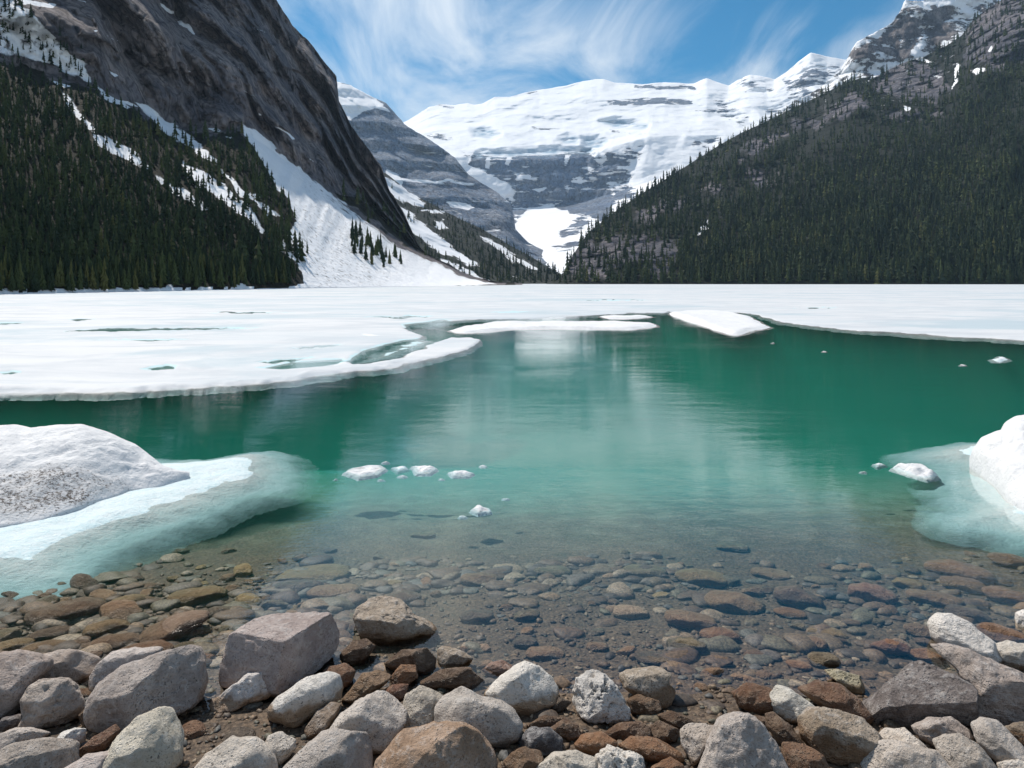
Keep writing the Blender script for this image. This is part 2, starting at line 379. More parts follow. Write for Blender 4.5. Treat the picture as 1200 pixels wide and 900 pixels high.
mat_band = mountain_material('hazed_banded_rock', (0.18, 0.245, 0.345), (0.28, 0.32, 0.39), 1 / 120., 0.75, (0, -0.06, 0), (0.05, 0.05, 0.04), 0.65, (.16, .16, 1.7), 0.07, streak=.4)  # blue of distant haze and shade is put into both rock colours
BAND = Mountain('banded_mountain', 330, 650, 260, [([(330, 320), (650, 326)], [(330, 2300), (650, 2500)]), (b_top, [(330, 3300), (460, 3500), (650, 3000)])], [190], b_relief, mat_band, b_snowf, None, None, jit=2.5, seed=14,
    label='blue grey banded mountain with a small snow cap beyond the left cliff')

# ---------------------------------------------------------------- 4 glacier massif
g_top = [(300, 170), (440, 160), (478, 141), (492, 132), (503, 125), (518, 122), (532, 123), (548, 121), (556, 123), (566, 121), (580, 113), (596, 114), (612, 110), (630, 106), (646, 104), (664, 100), (680, 96), (698, 93), (708, 93), (720, 97), (740, 98), (760, 98), (778, 96), (800, 97), (812, 98), (828, 92), (838, 96), (854, 100), (864, 94), (878, 88), (892, 89), (908, 93), (922, 84), (936, 72), (950, 62), (968, 66), (990, 70), (1030, 60), (1200, 60), (1330, 80)]
g_rock = [
    [(556, 184), (580, 182), (600, 184), (640, 182), (688, 181), (694, 185), (676, 200), (668, 212), (662, 222), (668, 232), (650, 240), (618, 241), (606, 237), (600, 230), (604, 222), (592, 215), (566, 200), (548, 196)],
    [(600, 236), (650, 238), (670, 226), (712, 224), (716, 246), (672, 250), (664, 244), (640, 241), (618, 246), (604, 262)],
    [(594, 228), (606, 244), (606, 262), (594, 270), (585, 262)],
]
g_mix = [[(640, 196), (690, 176), (752, 172), (744, 200), (748, 230), (720, 262), (690, 262), (664, 246), (660, 226)], [(862, 92), (878, 90), (906, 100), (900, 110), (868, 106)], [(918, 94), (950, 70), (985, 78), (968, 104), (920, 128)], [(836, 116), (852, 116), (884, 138), (872, 150), (836, 134)], [(812, 160), (842, 160), (836, 174), (808, 172)], [(720, 236), (748, 232), (730, 262), (712, 276), (700, 268)], [(490, 154), (512, 154), (530, 162), (516, 168), (498, 162)], [(540, 176), (566, 178), (562, 192), (548, 190)], [(895, 128), (930, 110), (960, 108), (900, 150)]]
g_bands = [[(742, 97), (770, 99), (812, 99), (816, 104), (780, 106), (742, 104)], [(708, 116), (740, 116), (770, 114), (812, 116), (810, 122), (760, 123), (714, 124)], [(712, 152), (742, 155), (760, 156), (752, 159), (716, 156)], [(800, 128), (836, 128), (834, 130), (800, 130)], [(622, 148), (660, 150), (646, 153), (624, 151)], [(510, 122), (528, 123), (540, 126), (514, 126)], [(494, 130), (505, 126), (502, 131)], [(610, 110), (622, 108), (634, 107), (620, 112)]]
g_ice = [[(552, 152), (568, 150), (586, 157), (575, 162), (556, 160)], [(656, 162), (666, 158), (680, 163), (676, 169), (660, 168)], [(680, 162), (700, 160), (712, 166), (702, 175), (684, 174)], [(704, 142), (722, 139), (760, 146), (758, 150), (720, 150)], [(560, 178), (600, 176), (660, 173), (694, 172), (696, 180), (640, 183), (580, 184), (556, 184)]]
g_moraine = [[(652, 270), (668, 262), (682, 256), (694, 262), (680, 276), (656, 282)], [(640, 288), (690, 280), (712, 284), (690, 292), (650, 296)], [(690, 240), (714, 250), (704, 258), (692, 250)]]
def g_snow(X, y, T):
    s = 1.15 + 0 * X
    ns = fbm(np.stack([X / 11, y / 4.5, 0 * X], -1), 5, 95, .6)
    s = s - pmask(g_rock, X, y, 3) * (0.84 - .25 * ns) - pmask(g_mix, X, y, 13) * (0.74 - .75 * ns) - pmask(g_bands, X, y, 2.2) * (.80 - .6 * ns) - pmask(g_moraine, X, y, 4) * (.74 - .3 * ns)
    falls = [[(572, 184), (576, 184), (575, 198), (571, 198)], [(594, 184), (598, 184), (597, 193), (593, 193)], [(662, 184), (668, 183), (664, 196), (659, 196)], [(606, 207), (622, 206), (622, 210), (606, 211)], [(624, 222), (640, 220), (632, 225)], [(536, 188), (552, 194), (570, 206), (594, 214), (590, 219), (566, 213), (546, 204)]]
    return s + pmask(falls, X, y, 1.3) * .8
def g_relief(P, X, y, T):
    rk = pmask(g_rock + g_mix, X, y, 8)
    sm = fbm(P / 900, 4, 61) * 0.028 + fbm(P / 160, 4, 69) * .005 + ridged(P / 70, 3, 68) * .0016 + ridged(P / np.array([420., 420., 420.]), 4, 63) * 0.006
    ice = pmask(g_ice, X, y, 4) * 0.02
    led = P[..., 2] - 0.04 * P[..., 0] + 40 * fbm(P / 500, 3, 66)
    return sm + ice + np.clip(T - 1.2, 0, 1) * fbm(np.stack([(X + y * .15) / 7, y / 60, 0 * X], -1), 4, 64) * .0012 + pmask(g_ice, X, y, 9) * ridged(P / np.array([260., 60., 50.]), 3, 65) * .004 + rk * (ridged(P / np.array([330., 330., 600.]), 5, 62) * 0.018 + np.abs(((led / 130) % 1) - .5) * .012)
mat_glacier = mountain_material('hazed_glacier_rock', (0.14, 0.20, 0.30), (0.21, 0.26, 0.34), 1 / 170., 0.8, (0, -0.03, 0), (0.05, 0.05, 0.05), 0.95, (.28, .28, 1.5), 0.05, streak=.3)  # rock tinted bluer than the stone, painting in far haze and shade
def add_ice_tint(mat_):
    """old blue glacier ice where the 'dirt' attribute marks the ice cliffs"""
    t_ = mat_.node_tree; b = [n for n in t_.nodes if n.type == 'BSDF_PRINCIPLED'][0]
    src = b.inputs['Base Color'].links[0].from_socket
    a = t_.nodes.new('ShaderNodeAttribute'); a.attribute_name = 'dirt'
    m_ = t_.nodes.new('ShaderNodeMix'); m_.data_type = 'RGBA'
    nz_ = t_.nodes.new('ShaderNodeTexNoise'); nz_.inputs['Scale'].default_value = 0.02; nz_.inputs['Detail'].default_value = 6
    g = t_.nodes.new('ShaderNodeNewGeometry'); mp_ = t_.nodes.new('ShaderNodeMapping'); mp_.inputs['Scale'].default_value = (.6, .6, 1.6)
    t_.links.new(g.outputs['Position'], mp_.inputs[0]); t_.links.new(mp_.outputs[0], nz_.inputs['Vector'])
    r = t_.nodes.new('ShaderNodeMapRange'); r.inputs[1].default_value = .35; r.inputs[2].default_value = .6; t_.links.new(nz_.outputs[0], r.inputs[0])
    mu = t_.nodes.new('ShaderNodeMath'); mu.operation = 'MULTIPLY'; t_.links.new(a.outputs['Fac'], mu.inputs[0]); t_.links.new(r.outputs[0], mu.inputs[1])
    t_.links.new(mu.outputs[0], m_.inputs[0]); t_.links.new(src, m_.inputs[6]); m_.inputs[7].default_value = (0.30, 0.42, 0.52, 1)
    t_.links.new(m_.outputs[2], b.inputs['Base Color'])
add_ice_tint(mat_glacier)
GLAC = Mountain('glacier_mountain', 400, 1330, 560, [([(400, 326), (560, 324), (650, 322), (720, 322), (1330, 322)], [(400, 3200), (620, 2600), (680, 2500), (760, 2700), (1330, 3600)]),
    ([(400, 262), (560, 252), (600, 246), (660, 243), (720, 226), (800, 200), (1330, 200)], [(400, 4400), (1330, 4400)]),
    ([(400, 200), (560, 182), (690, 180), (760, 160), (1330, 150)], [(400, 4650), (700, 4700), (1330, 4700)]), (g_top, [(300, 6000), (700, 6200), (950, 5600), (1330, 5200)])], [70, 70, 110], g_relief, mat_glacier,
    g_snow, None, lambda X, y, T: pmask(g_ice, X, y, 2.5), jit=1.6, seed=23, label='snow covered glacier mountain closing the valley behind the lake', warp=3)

# ---------------------------------------------------------------- 5 snowy peak behind the right slope
p_top = [(880, 170), (930, 120), (960, 104), (985, 84), (994, 66), (1003, 52), (1018, 44), (1034, 36), (1046, 28), (1056, 12), (1060, 2), (1082, 0), (1096, -6), (1120, -14), (1160, -22), (1200, -30), (1500, -60)]
def p_snow(X, y, T):
    s = 0.60 + .45 * fbm(np.stack([(X + y) / 14, (y - X * .4) / 7, 0 * X], -1), 5, 97, .6)
    s = s - pmask([[(994, 60), (1020, 50), (1040, 42), (1026, 60), (996, 74)], [(1052, 14), (1072, 8), (1080, 40), (1066, 62), (1040, 66), (1030, 58)], [(1094, 0), (1120, 6), (1118, 40), (1090, 60), (1084, 30)]], X, y, 7) * .27
    return s + pmask([[(1056, -10), (1180, -40), (1180, -6), (1120, 6), (1076, 4)]], X, y, 3) * .3
mat_peak = mountain_material('peak_rock', (0.11, 0.105, 0.115), (0.16, 0.14, 0.14), 1 / 150., 0.6, (0, 0.2, 0), (0.05, 0.05, 0.04), 0.6, (.8, .8, 2.0), 0.06)
PEAK = Mountain('snowy_peak', 880, 1500, 330, [([(880, 300), (1500, 250)], [(880, 2100), (1500, 2200)]), (p_top, [(880, 2500), (1060, 2700), (1500, 2900)])], [170],
    lambda P, X, y, T: ridged(P / np.array([170., 170., 300.]), 6, 71) * 0.035 + fbm(P / 500, 3, 72) * .03, mat_peak, p_snow, None, None, jit=6, seed=31, label='rocky peak streaked with snow above the wooded right slope')

# ---------------------------------------------------------------- 6 wooded mountain, right
r_top = [(640, 332), (656, 331), (664, 312), (676, 292), (690, 272), (712, 254), (735, 238), (765, 218), (800, 197), (850, 166), (900, 141), (950, 117), (985, 100), (1005, 93), (1030, 88), (1056, 74), (1082, 66), (1110, 52), (1128, 40), (1140, 24), (1160, 8), (1180, -4), (1210, -20), (1500, -120)]
r_rock = [[(1010, 84), (1034, 70), (1060, 62), (1086, 66), (1108, 78), (1112, 106), (1098, 120), (1060, 116), (1024, 108)], [(1128, 40), (1150, 12), (1180, -10), (1240, -30), (1260, 20), (1214, 62), (1180, 80), (1140, 88), (1126, 72)],
    [(668, 300), (690, 280), (730, 272), (776, 276), (806, 290), (790, 312), (770, 328), (740, 316), (700, 330), (668, 328)], [(866, 206), (884, 198), (912, 200), (914, 216), (886, 224)], [(800, 226), (830, 212), (850, 220), (820, 234)], [(930, 142), (960, 124), (1000, 108), (1016, 124), (980, 140), (946, 156)], [(740, 252), (790, 232), (830, 226), (800, 246), (760, 262)], [(1040, 132), (1080, 128), (1110, 122), (1100, 138), (1060, 144)], [(860, 176), (900, 158), (930, 152), (900, 176), (870, 188)]]
r_snowp = [[(1004, 96), (1024, 88), (1034, 90), (1014, 98)], [(1050, 84), (1072, 80), (1068, 85)], [(1092, 88), (1108, 92), (1100, 97)], [(958, 122), (972, 116), (968, 124)], [(1060, 122), (1072, 126), (1064, 130)], [(1150, 60), (1164, 50), (1160, 60)], [(829, 254), (831, 262), (828, 270), (816, 281), (822, 266), (826, 262)], [(1119, 72), (1126, 76), (1124, 92), (1116, 112), (1112, 116), (1118, 92)], [(1030, 64), (1062, 58), (1090, 66), (1102, 74), (1086, 72), (1060, 64)], [(1136, 84), (1150, 78), (1156, 82), (1142, 92)], [(1078, 48), (1100, 44), (1110, 52), (1090, 58)], [(826, 232), (830, 234), (828, 238)]]
def r_snow(X, y, T):
    s = pmask(r_snowp, X, y, 2.2) * (.66 + .5 * fbm(np.stack([X / 6, y / 6, 0 * X], -1), 3, 98))
    up = pmask([[(1000, 96), (1060, 66), (1100, 40), (1130, 40), (1126, 96), (1100, 122), (1040, 140)], [(940, 140), (1000, 100), (1020, 120), (960, 150)]], X, y, 10)
    return np.maximum(s, 0.24 + up * .12 - np.clip((y - 200) / 400, 0, .1))
def r_relief(P, X, y, T):
    rk = pmask(r_rock, X, y, 10)
    sh = np.clip(T * 5, 0, 1)
    gully = fbm(np.stack([(X + y * .55) / 46, (y - X * .3) / 300, 0 * X], -1), 4, 84) * 0.045
    return sh * (fbm(P / 260, 4, 81) * 0.05 + gully + rk * ridged(P / np.array([70., 70., 200.]), 5, 82) * 0.020)
mat_right = mountain_material('wooded_slope_soil', (0.088, 0.090, 0.112), (0.150, 0.138, 0.155), 1 / 120., 0.5, (0, -0.3, 0), (0.021, 0.026, 0.020), 0.5, (1, 1, 1.4), 0.05, streak=.35)
RIGHT = Mountain('wooded_mountain', 640, 1480, 460, [([(640, 332.7), (1480, 333.4)], [(640, 1040), (660, 960), (1480, 800)]), (r_top, [(640, 1060), (660, 1050), (700, 1300), (900, 1800), (1200, 1900), (1500, 1800)])], [230], r_relief, mat_right,
    r_snow, lambda X, y, T: 1 - pmask(r_rock, X, y, 12) * (.95 + .9 * fbm(np.stack([X / 15, y / 15, 0 * X], -1), 4, 99)), None, jit=2, seed=41, label='steep forested mountainside rising from the right shore', warp=6)
# ================================================================ TREES
def tree_template(layers, segs, seed, slim=0.2):
    """tapered skirts of drooping, ragged branches round a spire; unit height"""
    r_ = random.Random(seed); V, Fc = [], []
    for k in range(layers):
        f = k / (layers - 1)
        zt = 0.06 + 0.94 * (f ** 0.92); zb = max(0.02, zt - (0.22 - 0.10 * f)); 
        rad = slim * (1 - f) ** 0.80 * r_.uniform(0.72, 1.18) + 0.012
        b = len(V); V.append((r_.uniform(-.008, .008), r_.uniform(-.008, .008), min(1.0, zt + 0.07)))
        a0 = r_.random() * 6.28
        for j in range(segs):
            a = a0 + 6.283 * j / segs; q = rad * (r_.uniform(0.85, 1.25) if j % 2 else r_.uniform(0.35, 0.62))
            V.append((q * math.cos(a), q * math.sin(a), zb + r_.uniform(-.035, .03) + (0.045 if j % 2 == 0 else 0)))
        for j in range(segs): Fc.append((b, b + 1 + j, b + 1 + (j + 1) % segs))
    return np.array(V), np.array(Fc)

def needle_material(name, by_object):
    m = NT(name)
    r = m.n('ObjectInfo').outputs['Random'] if by_object else m.attr('tone')
    n = m.noise(m.pos(1, 1, 1), 1.1 if by_object else 0.35, 4.0, 0.6)
    c = m.mix(m.step(r, 0.15, 0.9), NEEDLE_A, NEEDLE_B)
    c = m.mix(m.math('MULTIPLY', m.step(r, 0.80, 0.97), 0.6), c, NEEDLE_C)
    c = m.mix(m.remap(n, 0.3, 0.7, 0, 0.6), c, m.mix(0.55, c, (0.0, 0.0, 0.0)))
    return m.done(m.bsdf(c, 0.85, spec=0.15))
mat_needles = needle_material('spruce_needles', True)
mat_forest = needle_material('forest_needles', False)
mb = NT('spruce_bark'); mat_bark = mb.done(mb.bsdf(mb.mix(mb.noise(mb.obj(6, 6, 1.5), 8.0), (0.06, 0.045, 0.035), (0.13, 0.10, 0.08)), 0.9))

def scatter(mtn, x0, x1, dx, dy, keep, hpx, ymax=None, seed=1, ytop=-40):
    """one tree foot per jittered cell of the slope; keep(x, y) is the chance that a tree grows there"""
    g = np.random.default_rng(seed)
    gx, gy = np.meshgrid(np.arange(x0, x1, dx), np.arange(ytop, 346, dy))
    x = gx.ravel() + g.uniform(-.5, .5, gx.size) * dx * 1.6; y = gy.ravel() + g.uniform(-.5, .5, gx.size) * dy * 1.6
    top = mtn.top(x); foot = np.interp(x, mtn.xs, mtn.y[0])
    ok = (y > top + 0.5) & (y < foot - 0.3) & (g.random(len(x)) < keep(x, y))
    x, y = x[ok], y[ok]
    Y = mtn.depth(x, y)
    hh = hpx(x, y) * g.uniform(0.50, 1.15, len(x)) * np.where(g.random(len(x)) < .12, 1.30, 1.0) * (1 + .25 * fbm(np.stack([x / 30, y / 22, 0 * x], -1), 3, 71)) * Y / F
    return x, y, at(x, y, Y), hh

TPL = [tree_template(7, 6, k, s_) for k, s_ in enumerate((0.15, 0.17, 0.20, 0.14, 0.18))]
def forest_mesh(name, P, hh, label, seed=1):
    g = np.random.default_rng(seed); Vs, Fs, Ts = [], [], []; off = 0
    for k in range(len(TPL)):
        idx = np.where(np.arange(len(P)) % len(TPL) == k)[0]
        if not len(idx): continue
        v, f = TPL[k]
        a = g.uniform(0, 6.28, len(idx)); ca, sa = np.cos(a)[:, None], np.sin(a)[:, None]
        wd = g.uniform(.75, 1.5, len(idx))[:, None]
        lean = g.uniform(-.03, .03, (len(idx), 2))
        W = np.stack([(v[:, 0] * ca - v[:, 1] * sa) * wd + v[:, 2] * lean[:, :1], (v[:, 0] * sa + v[:, 1] * ca) * wd + v[:, 2] * lean[:, 1:], np.repeat(v[None, :, 2] - .04, len(idx), 0)], -1) * hh[idx][:, None, None] + P[idx][:, None, :]
        Vs.append(W.reshape(-1, 3)); Fs.append((f[None] + (np.arange(len(idx)) * len(v))[:, None, None] + off).reshape(-1, 3)); off += len(idx) * len(v)
        Ts.append(np.repeat(np.clip(g.normal(.42, .22, len(idx)) + .45 * fbm(P[idx] / 55., 3, 73), 0, 1), len(v)))
    o = mk(name, np.concatenate(Vs), np.concatenate(Fs), mat_forest, smooth=False, attrs={'tone': np.concatenate(Ts)})
    return tag(o, label, 'forest', kind='stuff')

# left slope: dense wood low down, thinning into the snow gullies and up to the cliff foot
def keep_left(x, y):
    lim = np.interp(x, *np.array(mid_y).T)
    k = np.clip((y - lim) / 26, 0, 1) ** 0.8
    k = k * (1 - pmask(talus_poly, x, y, 3)) * (1 - 0.93 * pmask(L_snow, x, y - 3, 5))
    k = np.maximum(k, .75 * pmask([[(404, 268), (416, 272), (470, 304), (470, 322), (440, 316), (410, 292)]], x, y, 2))
    k = np.maximum(k, .9 * pmask([[(292, 172), (306, 186), (318, 212), (330, 246), (322, 246), (300, 226), (280, 196), (270, 176)]], x, y, 4))
    k = np.maximum(k, .8 * pmask([[(300, 250), (330, 276), (366, 300), (362, 306), (336, 300), (312, 282)]], x, y, 4))
    k = np.maximum(k, .45 * pmask([[(396, 224), (440, 240), (470, 264), (494, 292), (498, 300), (450, 264), (400, 232)]], x, y, 2))
    k = np.maximum(k, .35 * pmask(L_top, x, y, 3))
    k = np.where((x > 345) & (y > 325), 0, k)
    foot = np.interp(x, *np.array(left_foot).T)
    return np.where(y > foot - 2.2, 0, k)
def h_left(x, y): return np.interp(y, [0, 80, 200, 300, 346], [13, 15, 18, 24, 31]) * np.interp(x, [0, 250, 420, 500], [1.0, .95, .9, .6])
lx, ly, lP, lh = scatter(LEFT, -110, 505, 5.6, 4.2, keep_left, h_left, seed=5)
clump = (lx > 402) & (lx < 476) & (ly > 262) & (ly < 326) & (pmask(talus_poly, lx, ly, 3) > .5)
shore = np.zeros(len(lx), bool)
inview = (lx > -8) & ~clump
rank = np.where(inview, -(ly - np.interp(lx, *np.array(left_foot).T) * 1.0) - lh / lP[:, 1] * 60, 1e9)
NIND = 262
shore[np.argsort(rank)[:NIND]] = True
SPR = []
for k in range(5):
    v, f = tree_template(15, 10, 60 + k, (0.15, 0.17, 0.14, 0.19, 0.16)[k])
    r_ = random.Random(k)
    tv, tf = [], []
    for i, (z_, rr) in enumerate(((-.05, .020), (.25, .016), (.6, .009), (.97, .002))):
        for j in range(6): tv.append((rr * math.cos(j * 1.047), rr * math.sin(j * 1.047), z_))
    for i in range(3):
        for j in range(6): tf.append((i * 6 + j, i * 6 + (j + 1) % 6, (i + 1) * 6 + (j + 1) % 6, (i + 1) * 6 + j))
    SPR.append((v, f, np.array(tv), np.array(tf)))
protos = []
def spruce(k, P, hgt, label, group):
    root = empty('spruce_tree', P); root.scale = (hgt * random.uniform(.9, 1.2),) * 2 + (hgt,); root.rotation_euler = (random.uniform(-.03, .03), random.uniform(-.03, .03), random.uniform(0, 6.28))
    tag(root, label, 'tree', group)
    if len(protos) <= k:
        v, f, tv, tf = SPR[k]
        protos.append((mk('crown', v, f, mat_needles, root, smooth=False), mk('trunk', tv, tf, mat_bark, root)))
    else:
        for p in protos[k]:
            c = p.copy(); COL.objects.link(c); c.parent = root
    return root
n_ = 0
for i in np.where(shore)[0]:
    spruce(n_ if n_ < 5 else n_ % 5, lP[i], lh[i], 'slender dark green spruce in the dense wood along the left shore', 'spruces at the foot of the left mountain'); n_ += 1
for i in np.where(clump)[0][:38]:
    spruce(n_ % 5, lP[i], lh[i], 'slender dark spruce in the lone clump on the snowy talus fan', 'spruces in the clump on the talus snow'); n_ += 1
rest = ~shore & ~clump
forest_mesh('forest', lP[rest], lh[rest], 'dark spruce forest climbing between snow gullies on the left mountainside', 3)

def keep_right(x, y):
    top = np.interp(x, *np.array(r_top).T)
    k = 0.97 - .66 * pmask(r_rock[:2] + r_rock[3:], x, y, 10) - .58 * pmask(r_rock[2:3], x, y, 10) - .85 * pmask(r_snowp, x, y, 2.5)
    thin = pmask([[(640, 340), (700, 262), (900, 140), (1010, 92), (1140, 40), (1130, 130), (1000, 190), (880, 250), (800, 334)]], x, y, 30)
    pat = sstep(-.25, .3, fbm(np.stack([x / 34, y / 26, 0 * x], -1), 4, 77))
    k = k * (1 - thin * (0.10 + 0.50 * (1 - pat)))
    return k
def h_right(x, y): return np.interp(y, [-40, 60, 160, 260, 334], [9, 10, 12, 16, 21]) * np.interp(x, [660, 800, 900], [.85, .95, 1.0])
rx, ry, rP, rh = scatter(RIGHT, 640, 1290, 3.5, 3.1, keep_right, h_right, seed=8)
forest_mesh('forest', rP, rh, 'dense dark conifer forest covering the mountainside on the right', 4)

def keep_hill(x, y):
    top = np.interp(x, *np.array(hill_top).T)
    return np.clip(1.0 - .96 * pmask(hill_snow, x, y, 4), 0, 1) * np.where(x < 460, .5, .95)
hx, hy_, hP, hh_ = scatter(HILL, 440, 712, 4.0, 3.0, keep_hill, lambda x, y: np.interp(y, [200, 290, 333], [6, 8, 13]), seed=12, ytop=190)
forest_mesh('forest', hP, hh_, 'conifer wood on the low hill at the far end of the lake', 5)
# ================================================================ GROUND, WATER, ICE
BED_Y = [-400, -5, 0, 2.5, 3.3, 3.8, 4.25, 4.7, 5.5, 6.5, 8, 10, 14, 20, 40, 200, 12000]
BED_Z = [3.0, 0.9, 0.5, 0.20, 0.085, 0.010, -0.045, -0.085, -0.145, -0.225, -0.40, -0.75, -1.5, -3.0, -5.5, -7.5, -9.0]
def bed(X, Y):
    X = np.asarray(X, float); Y = np.asarray(Y, float)
    sh = 0.35 * np.interp(X, [-5, -2.2, -0.8, 1.2, 2.2, 5], [.15, 0.15, 0.2, -0.1, -.25, -.35])      # the waterline swings towards the viewer on the right
    q = np.stack([X / 0.9, Y / 0.9, 0 * X], -1)
    near = np.clip((60 - np.hypot(X, Y)) / 50, 0, 1)
    return np.interp(Y + sh, BED_Y, BED_Z) + (fbm(q, 3, 101) * 0.045 + fbm(q * 6, 3, 104) * 0.012) * near

def geo_axis(lo, hi, step, far_lo, far_hi, g=1.16):
    a = list(np.arange(lo, hi + 1e-6, step)); s_ = step
    while a[-1] < far_hi: s_ *= g; a.append(a[-1] + s_)
    s_ = step
    while a[0] > far_lo: s_ *= g; a.insert(0, a[0] - s_)
    return np.array(a)
gx = geo_axis(-5.5, 5.5, 0.045, -9000, 9000); gy = geo_axis(2.4, 8.5, 0.045, -300, 9500)
GX, GY = np.meshgrid(gx, gy)
m = NT('lake_shore_ground')
P_ = m.pos()
n1_ = m.noise(P_, 3.0, 6.0, 0.6); n2_ = m.noise(P_, 45.0, 5.0, 0.7); vo = m.n('TexVoronoi', {'Vector': P_, 'Scale': 42.0}); vo2 = m.n('TexVoronoi', {'Vector': P_, 'Scale': 17.0})
c_ = m.mix(m.step(n1_, .35, .65), (0.105, 0.070, 0.044), (0.18, 0.125, 0.080))
peb = m.mix(vo.outputs['Color'], (0.05, 0.04, 0.035), (0.22, 0.17, 0.13))
c_ = m.mix(0.55, c_, m.mix(m.n('RGBToBW', {0: vo.outputs['Color']}).outputs[0], (0.05, 0.035, 0.024), (0.27, 0.19, 0.125)))
c_ = m.mix(m.step(n2_, .62, .40), c_, m.mix(.6, c_, (0.01, 0.008, 0.006)))
yy_ = m.n('SeparateXYZ', {0: P_}).outputs[1]
silt = m.mix(m.step(n1_, .3, .7), BED_SILT_A, BED_SILT_B)
sm_ = m.step(m.math('ADD', yy_, m.math('MULTIPLY', m.math('SUBTRACT', n1_, .5), 5.0)), 6.2, 11.5)
c_ = m.mix(m.math('MULTIPLY', sm_, .92), c_, silt)
hh_n = m.math('ADD', m.math('MULTIPLY', vo.outputs['Distance'], -.5), m.math('ADD', m.math('MULTIPLY', vo2.outputs['Distance'], -.8), n2_))
mat_ground = m.done(m.bsdf(c_, m.remap(n1_, .3, .7, .45, .8), m.bump(hh_n, .8, .02), spec=.35))
ground = mk('ground', np.stack([GX, GY, bed(GX, GY)], -1), grid_faces(*GX.shape), mat_ground)
tag(ground, 'brown gravel shore sloping down to a silty lake bed', 'ground', kind='structure')

# water: clear, faintly absorbing, with a Fresnel mirror on top
m = NT('lake_water')
P_ = m.pos()
warp_ = m.noise(m.pos(.05, .05, .05), 1.0, 3.0)
r1 = m.noise(m.pos(.55, 1.25, 1), 2.4, 4.0, .55, .5); r2 = m.noise(m.pos(1.0, 2.2, 1), 9.0, 3.0, .6, .4); r0 = m.noise(m.pos(.12, .35, 1), 1.0, 3.0, .5)
calm = m.remap(m.noise(m.pos(.10, .22, 1), 1.0, 4.0, .6), .38, .62, .25, 1.0)
hw = m.math('ADD', m.math('MULTIPLY', r1, 0.0042), m.math('ADD', m.math('MULTIPLY', r2, .0022), m.math('MULTIPLY', r0, .007)))
nrm = m.bump(m.math('MULTIPLY', hw, calm), RIPPLE, 1.0)
fr = m.n('Fresnel', {'IOR': 1.44, 'Normal': nrm}).outputs[0]
gl = m.n('BsdfGlossy', {'Color': (1, 1, 1), 'Roughness': 0.03, 'Normal': nrm}).outputs[0]
tr = m.n('BsdfTransparent', {'Color': (1, 1, 1)}).outputs[0]
ms = m.n('MixShader', {0: fr, 1: tr, 2: gl}).outputs[0]
ab = m.n('AddShader', {0: m.n('VolumeAbsorption', {'Color': WATER_COL, 'Density': WATER_DEN}).outputs[0], 1: m.n('VolumeScatter', {'Color': (.08, .95, .70), 'Density': WATER_SCAT, 'Anisotropy': .3}).outputs[0]}).outputs[0]
mat_water = m.done(ms, ab)
bx0, bx1, by0, by1, bz = -3000, 3000, 2.9, 4200, -10.5
WV = [(x, y, z) for z in (bz, 0) for y in (by0, by1) for x in (bx0, bx1)]
water = mk('water', WV, [(0, 2, 3, 1), (4, 5, 7, 6), (0, 1, 5, 4), (2, 6, 7, 3), (0, 4, 6, 2), (1, 3, 7, 5)], mat_water, smooth=False)
tag(water, 'clear emerald lake water shallow over stones at the shore', 'water', kind='structure')

# ---- snow and ice materials
m = NT('lake_ice_snow')
P_ = m.pos(.34, .62, 1); a_ = m.noise(P_, .55, 8.0, .66, .6); b_ = m.noise(m.pos(.045, .085, 1), 1.0, 8.0, .66, .6); d_ = m.noise(m.pos(), 5.0, 6.0, .7)
sl = m.attr('slush'); e_ = m.noise(m.pos(.010, .022, 1), 1.0, 6.0, .65, .6); f_ = m.noise(m.pos(.25, .7, 1), 1.0, 7.0, .7, .3)
c_ = m.mix(m.step(a_, .42, .66), (0.59, 0.60, 0.61), (0.48, 0.505, 0.53))
c_ = m.mix(m.math('MULTIPLY', m.step(e_, .50, .62), .7), c_, (0.43, 0.50, 0.54))
c_ = m.mix(m.math('MULTIPLY', m.step(f_, .52, .66), .6), c_, (0.45, 0.49, 0.52))
c_ = m.mix(m.math('MULTIPLY', m.step(b_, .50, .62), .85), c_, (0.40, 0.48, 0.52))
c_ = m.mix(m.math('MULTIPLY', m.step(d_, .66, .74), .25), c_, (0.45, 0.42, 0.38))
sn_ = m.math('ADD', sl, m.math('MULTIPLY', m.math('SUBTRACT', m.noise(m.pos(.6, 1.6, 1), 1.2, 6.0, .65), .5), .9))
c_ = m.mix(m.step(sn_, .40, .66), c_, (0.45, 0.62, 0.65))
c_ = m.mix(m.step(sn_, .78, 1.0), c_, (0.10, 0.29, 0.28))
mat_ice = m.done(m.bsdf(c_, .75, m.bump(m.math('ADD', m.math('MULTIPLY', a_, .7), m.math('MULTIPLY', d_, .25)), .5, .10), spec=.3))

m = NT('drift_snow')
P_ = m.pos()
g1 = m.noise(P_, 4.0, 6.0, .65); g2 = m.noise(P_, 26.0, 5.0, .7); g3 = m.noise(m.pos(1, 1, 1.4), 34.0, 4.0, .75, .4); g4 = m.noise(P_, 1.6, 3.0, .5)
dt = m.attr('dirt')
c_ = m.mix(m.step(g1, .3, .7), (0.72, 0.72, 0.72), (0.63, 0.635, 0.645))
sp = m.math('ADD', m.math('MULTIPLY', dt, .24), m.math('ADD', m.math('MULTIPLY', m.math('SUBTRACT', g1, .5), .35), g3))
c_ = m.mix(m.math('MULTIPLY', m.step(m.math('ADD', m.math('MULTIPLY', dt, .45), g4), .70, 1.0), .22), c_, (0.46, 0.42, 0.40))
c_ = m.mix(m.math('MULTIPLY', m.step(sp, .70, .86), m.math('MINIMUM', m.math('MULTIPLY', dt, 2.0), 1.0)), c_, (0.10, 0.085, 0.075))
ic = m.attr('slush')
